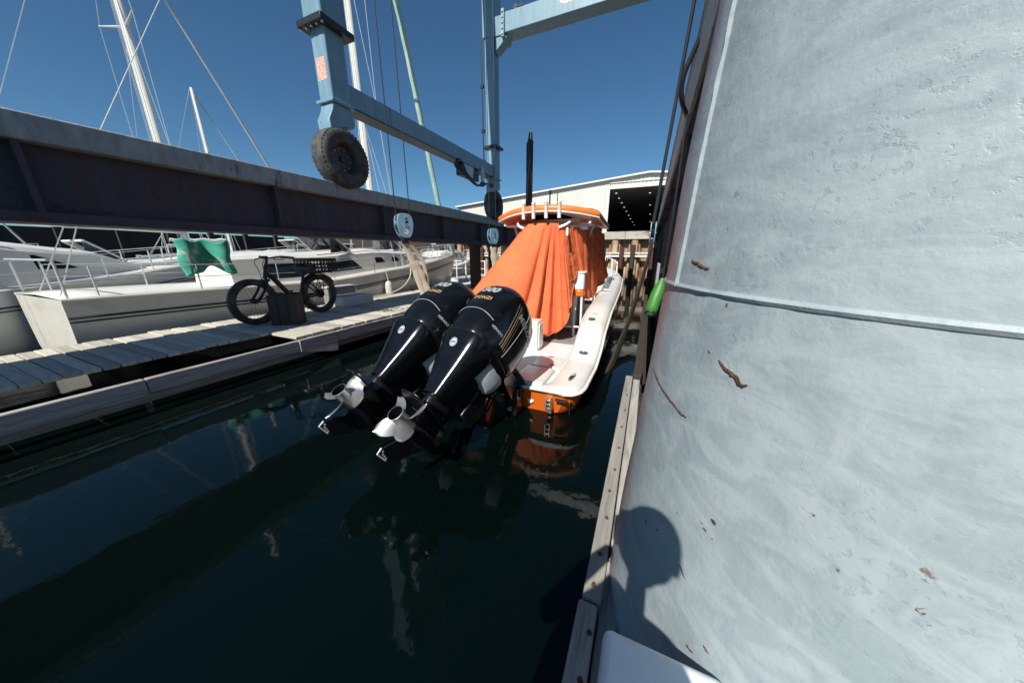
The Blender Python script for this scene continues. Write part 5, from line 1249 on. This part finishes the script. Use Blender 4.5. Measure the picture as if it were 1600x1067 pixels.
# ------------------------------------------------------------------ orange canvas cover draped from the T-top
BOT = [(-3.0, 9.9, 1.62), (-3.40, 8.2, 1.40), (-3.58, 6.6, 1.28), (-3.62, 5.55, 1.16), (-3.0, 5.12, .98), (-2.3, 5.30, .74), (-1.98, 5.62, .60), (-1.74, 5.98, .54), (-1.52, 6.02, .70), (-1.40, 6.10, .95), (-1.41, 6.30, 1.36), (-1.40, 6.47, 1.62), (-1.365, 6.60, 1.93), (-1.31, 6.72, 1.66), (-1.25, 6.90, 1.40), (-1.21, 7.10, 1.20), (-1.19, 7.35, 1.18), (-1.16, 7.62, 1.20), (-1.08, 8.0, 1.36), (-1.03, 8.5, 1.48), (-1.06, 9.2, 1.58), (-1.35, 10.2, 1.75)]
TOP = [(-2.8, 8.2, 2.74), (-2.94, 7.6, 2.76), (-2.70, 6.7, 2.76), (-2.34, 6.12, 2.76), (-2.22, 6.06, 2.765), (-2.02, 6.03, 2.77), (-1.86, 6.04, 2.765), (-1.74, 6.06, 2.76), (-1.69, 6.07, 2.755), (-1.65, 6.09, 2.75), (-1.61, 6.11, 2.74), (-1.56, 6.14, 2.73), (-1.50, 6.18, 2.70), (-1.42, 6.28, 2.69), (-1.34, 6.40, 2.68), (-1.27, 6.55, 2.67), (-1.20, 6.8, 2.66), (-1.12, 7.2, 2.66), (-1.06, 7.6, 2.65), (-1.07, 8.0, 2.64), (-1.15, 8.2, 2.63), (-1.4, 8.3, 2.62)]
NU, NV = 420, 60
bl = cat_pts(BOT, NU); tl = cat_pts(TOP, NU)
FOLDS = [(.12, .03, .022), (.185, .022, .028), (.258, .011, .11), (.300, .008, .12), (.338, .006, .05), (.392, .004, .028), (.447, .004, .03), (.52, .006, .03), (.62, .010, .05), (.70, .012, .05), (.77, .012, .05), (.86, .014, .05), (.93, .014, .05)]
mb = MB()
def coverf(iu, iv):
    i = round(iu * NU); t = 1 - iv; b = bl[i]; p = tl[i]
    q = p.lerp(b, iv)
    tan = (bl[min(i + 1, NU)] - bl[max(i - 1, 0)]) * iv + (tl[min(i + 1, NU)] - tl[max(i - 1, 0)]) * (1 - iv); tan.z = 0
    n_ = Vector((tan.y, -tan.x, 0))
    n_ = n_.normalized() if n_.length > 1e-6 else Vector((0, -1, 0))
    sag = .05 * math.sin(math.pi * iv) * (1 if iu < .33 else max(0, 1 - (iu - .33) / .10)) * .55
    d_ = sag
    for c, w, amp in FOLDS:
        cc = c + (iv - .5) * .012 * math.sin(c * 40); e_ = (iu - cc) / (w * (.7 + .6 * iv)); d_ -= amp * (.16 + 1.0 * iv ** .8) * math.exp(-abs(e_) ** 1.5) * 1.15
        d_ += amp * .42 * (.25 + .8 * iv) * math.exp(-((e_ - 1.9) / 1.0) ** 2)
    d_ += .010 * noise.noise((iu * 26 - iv * 6, iv * 5, 0)) + .005 * noise.noise((iu * 60 - iv * 25, iv * 9, 7)) + .022 * noise.noise((iu * 9, iv * 2.2, 4))
    d_ += .004 * math.sin(iu * 210) * max(0, .25 - iv) * 4
    q = q + n_ * d_
    q.z += .010 * math.sin(iu * 60) * iv
    return q
mb.grid(coverf, NU, NV)
cov = put('boat_cover', mb, 'canvas', solid=.006, angle=80)
for iu in (.10, .215, .36, .475, .68, .80):
    sm = MB(); sm.tube([coverf(iu + .004 * math.sin(k * .2), k / 40) for k in range(1, 41)], .0075, 6); put('cover_seam', sm, 'canvas', cov)
sm = MB(); sm.tube([coverf(k / 300, 1.0) for k in range(301)], .013, 6); put('cover_hem', sm, 'canvas', cov)
tag(cov, 'orange canvas cover draped like a tent from the boat hardtop to the gunwales', 'cover')
tag(put('cover_strap', MB().tube(cat_pts([(-1.52, 6.10, 2.66), (-1.50, 6.02, 2.60), (-1.49, 5.98, 2.52)], 8), .024, 8), 'pipe_white'), 'short white strap end sticking out of the orange cover top', 'strap')

# ------------------------------------------------------------------ the photographer kneeling at the dock edge (seen only as a shadow on the pale pile)
ph = thing('person', 'kneeling person in a navy jacket holding a phone, casting the shadow on the pale pile', 'person', (-.3, -.6, .6))
def skin_body(name, joints, edges, m, root=0, sub=2):
    me = bpy.data.meshes.new(name); me.from_pydata([j[:3] for j in joints], edges, []); me.materials.append(M[m])
    o = bpy.data.objects.new(name, me); COL.objects.link(o); o.parent = ph; o.matrix_parent_inverse = Matrix.Translation(-Vector(ph['built_at']))
    md = o.modifiers.new('skin', 'SKIN'); md.use_smooth_shade = True
    for i, j in enumerate(joints):
        sv = me.skin_vertices[0].data[i]; sv.radius = (j[3], j[4] if len(j) > 4 else j[3]); sv.use_root = (i == root)
    sb = o.modifiers.new('smooth', 'SUBSURF'); sb.levels = sub; sb.render_levels = sub
    return o
HX, HY, HZ = .045, -.30, 2.385
J = [(-.26, -.66, 1.12, .19, .16), (-.25, -.62, 1.40, .17, .14), (-.20, -.55, 1.72, .19, .14), (-.13, -.46, 1.97, .12, .11), (.0, -.36, 2.18, .060),
     (.16, -.46, 2.10, .075), (.21, -.40, 1.75, .065), (.05, -.16, 1.88, .045), (.05, -.08, 2.06, .034),
     (-.34, -.48, 1.90, .09), (-.43, -.32, 1.60, .07), (-.22, -.14, 1.88, .05), (-.07, -.08, 2.06, .036),
     (-.12, -.64, 1.02, .14), (-.10, -.40, .74, .10), (-.10, -.77, .68, .085), (-.10, -1.10, .66, .06), (-.10, -1.20, .70, .05),
     (-.42, -.64, 1.02, .14), (-.44, -.40, .74, .10), (-.44, -.77, .68, .085), (-.44, -1.10, .66, .06), (-.44, -1.20, .70, .05)]
E_ = [(0, 1), (1, 2), (2, 3), (3, 4), (3, 5), (5, 6), (6, 7), (7, 8), (3, 9), (9, 10), (10, 11), (11, 12), (0, 13), (13, 14), (14, 15), (15, 16), (16, 17), (0, 18), (18, 19), (19, 20), (20, 21), (21, 22)]
skin_body('body', J, E_, 'jacket')
mb = MB(); rings = []
for k in range(15):                                                 # head with brow, nose, chin; hair and ears apart
    z = -.155 + .31 * k / 14; r = math.sqrt(max(.0, 1 - (z / .158) ** 2)); jaw = .78 if z < -.06 else 1
    ring = []
    for a in [2 * math.pi * j / 28 for j in range(28)]:
        x, y = .098 * r * jaw * math.cos(a), .122 * r * math.sin(a)
        if y > 0: y += .016 * math.exp(-((z + .02) / .03) ** 2) * math.exp(-(x / .018) ** 2) * 1.6 - .008 * math.exp(-((z - .015) / .02) ** 2) * math.exp(-((abs(x) - .045) / .02) ** 2)
        ring.append((HX + x, HY + y, HZ + z))
    rings.append(ring)
mb.loft(rings); hd = put('head', mb, 'skin', ph)
mb = MB()
for sg in (-1, 1): mb.lathe([(0, .012), (.03, .008), (.036, .0)], 12, Matrix.Translation((HX + sg * .098, HY - .01, HZ - .01)) @ Matrix.Rotation(R(90 * sg), 4, 'Y'))
put('ears', mb, 'skin', hd)
mb = MB(); rings = []
for k in range(10):
    t_ = k / 9; a0 = t_ * math.pi * .55; r = math.sin(a0 + .02)
    rings.append([(HX + .106 * r * math.cos(a), HY - .016 + .128 * r * math.sin(a), HZ + .03 + .138 * math.cos(a0)) for a in [2 * math.pi * j / 24 for j in range(24)]])
mb.loft(rings); put('hair', mb, 'hair', hd)
for sg in (-1, 1):
    hx, hy, hz = (.055 if sg > 0 else -.055), -.075, 2.15
    mb = MB(); mb.tube([(hx + sg * .01, hy - .02, hz - .02), (hx + sg * .012, hy + .0, hz + .03), (hx + sg * .008, hy + .012, hz + .065)], [.034, .040, .030], 10, True, .6)
    for f in range(4):
        z = hz + .015 + f * .022; mb.tube([(hx + sg * .02, hy + .015, z), (hx + sg * .028, hy + .045, z + .004), (hx + sg * .004, hy + .056, z + .006), (hx - sg * .02, hy + .052, z + .006)], [.0115, .011, .010, .008], 8)
    mb.tube([(hx + sg * .01, hy - .01, hz + .0), (hx - sg * .01, hy - .022, hz + .04), (hx - sg * .028, hy - .022, hz + .062)], [.014, .012, .009], 8); put('hand', mb, 'skin', ph)
mb = MB(); mb.box(-.052, .052, -.056, -.042, 2.09, 2.30)
tag(put('phone', mb, 'plastic_black', bevel=.004), 'black phone held up by the kneeling person', 'phone')

# ------------------------------------------------------------------ everything so far is in design units: bring it to metres
for o in bpy.data.objects:
    if o.parent is None and o.type not in ('CAMERA', 'LIGHT'):
        o.location = o.location * S; o.scale = o.scale * S
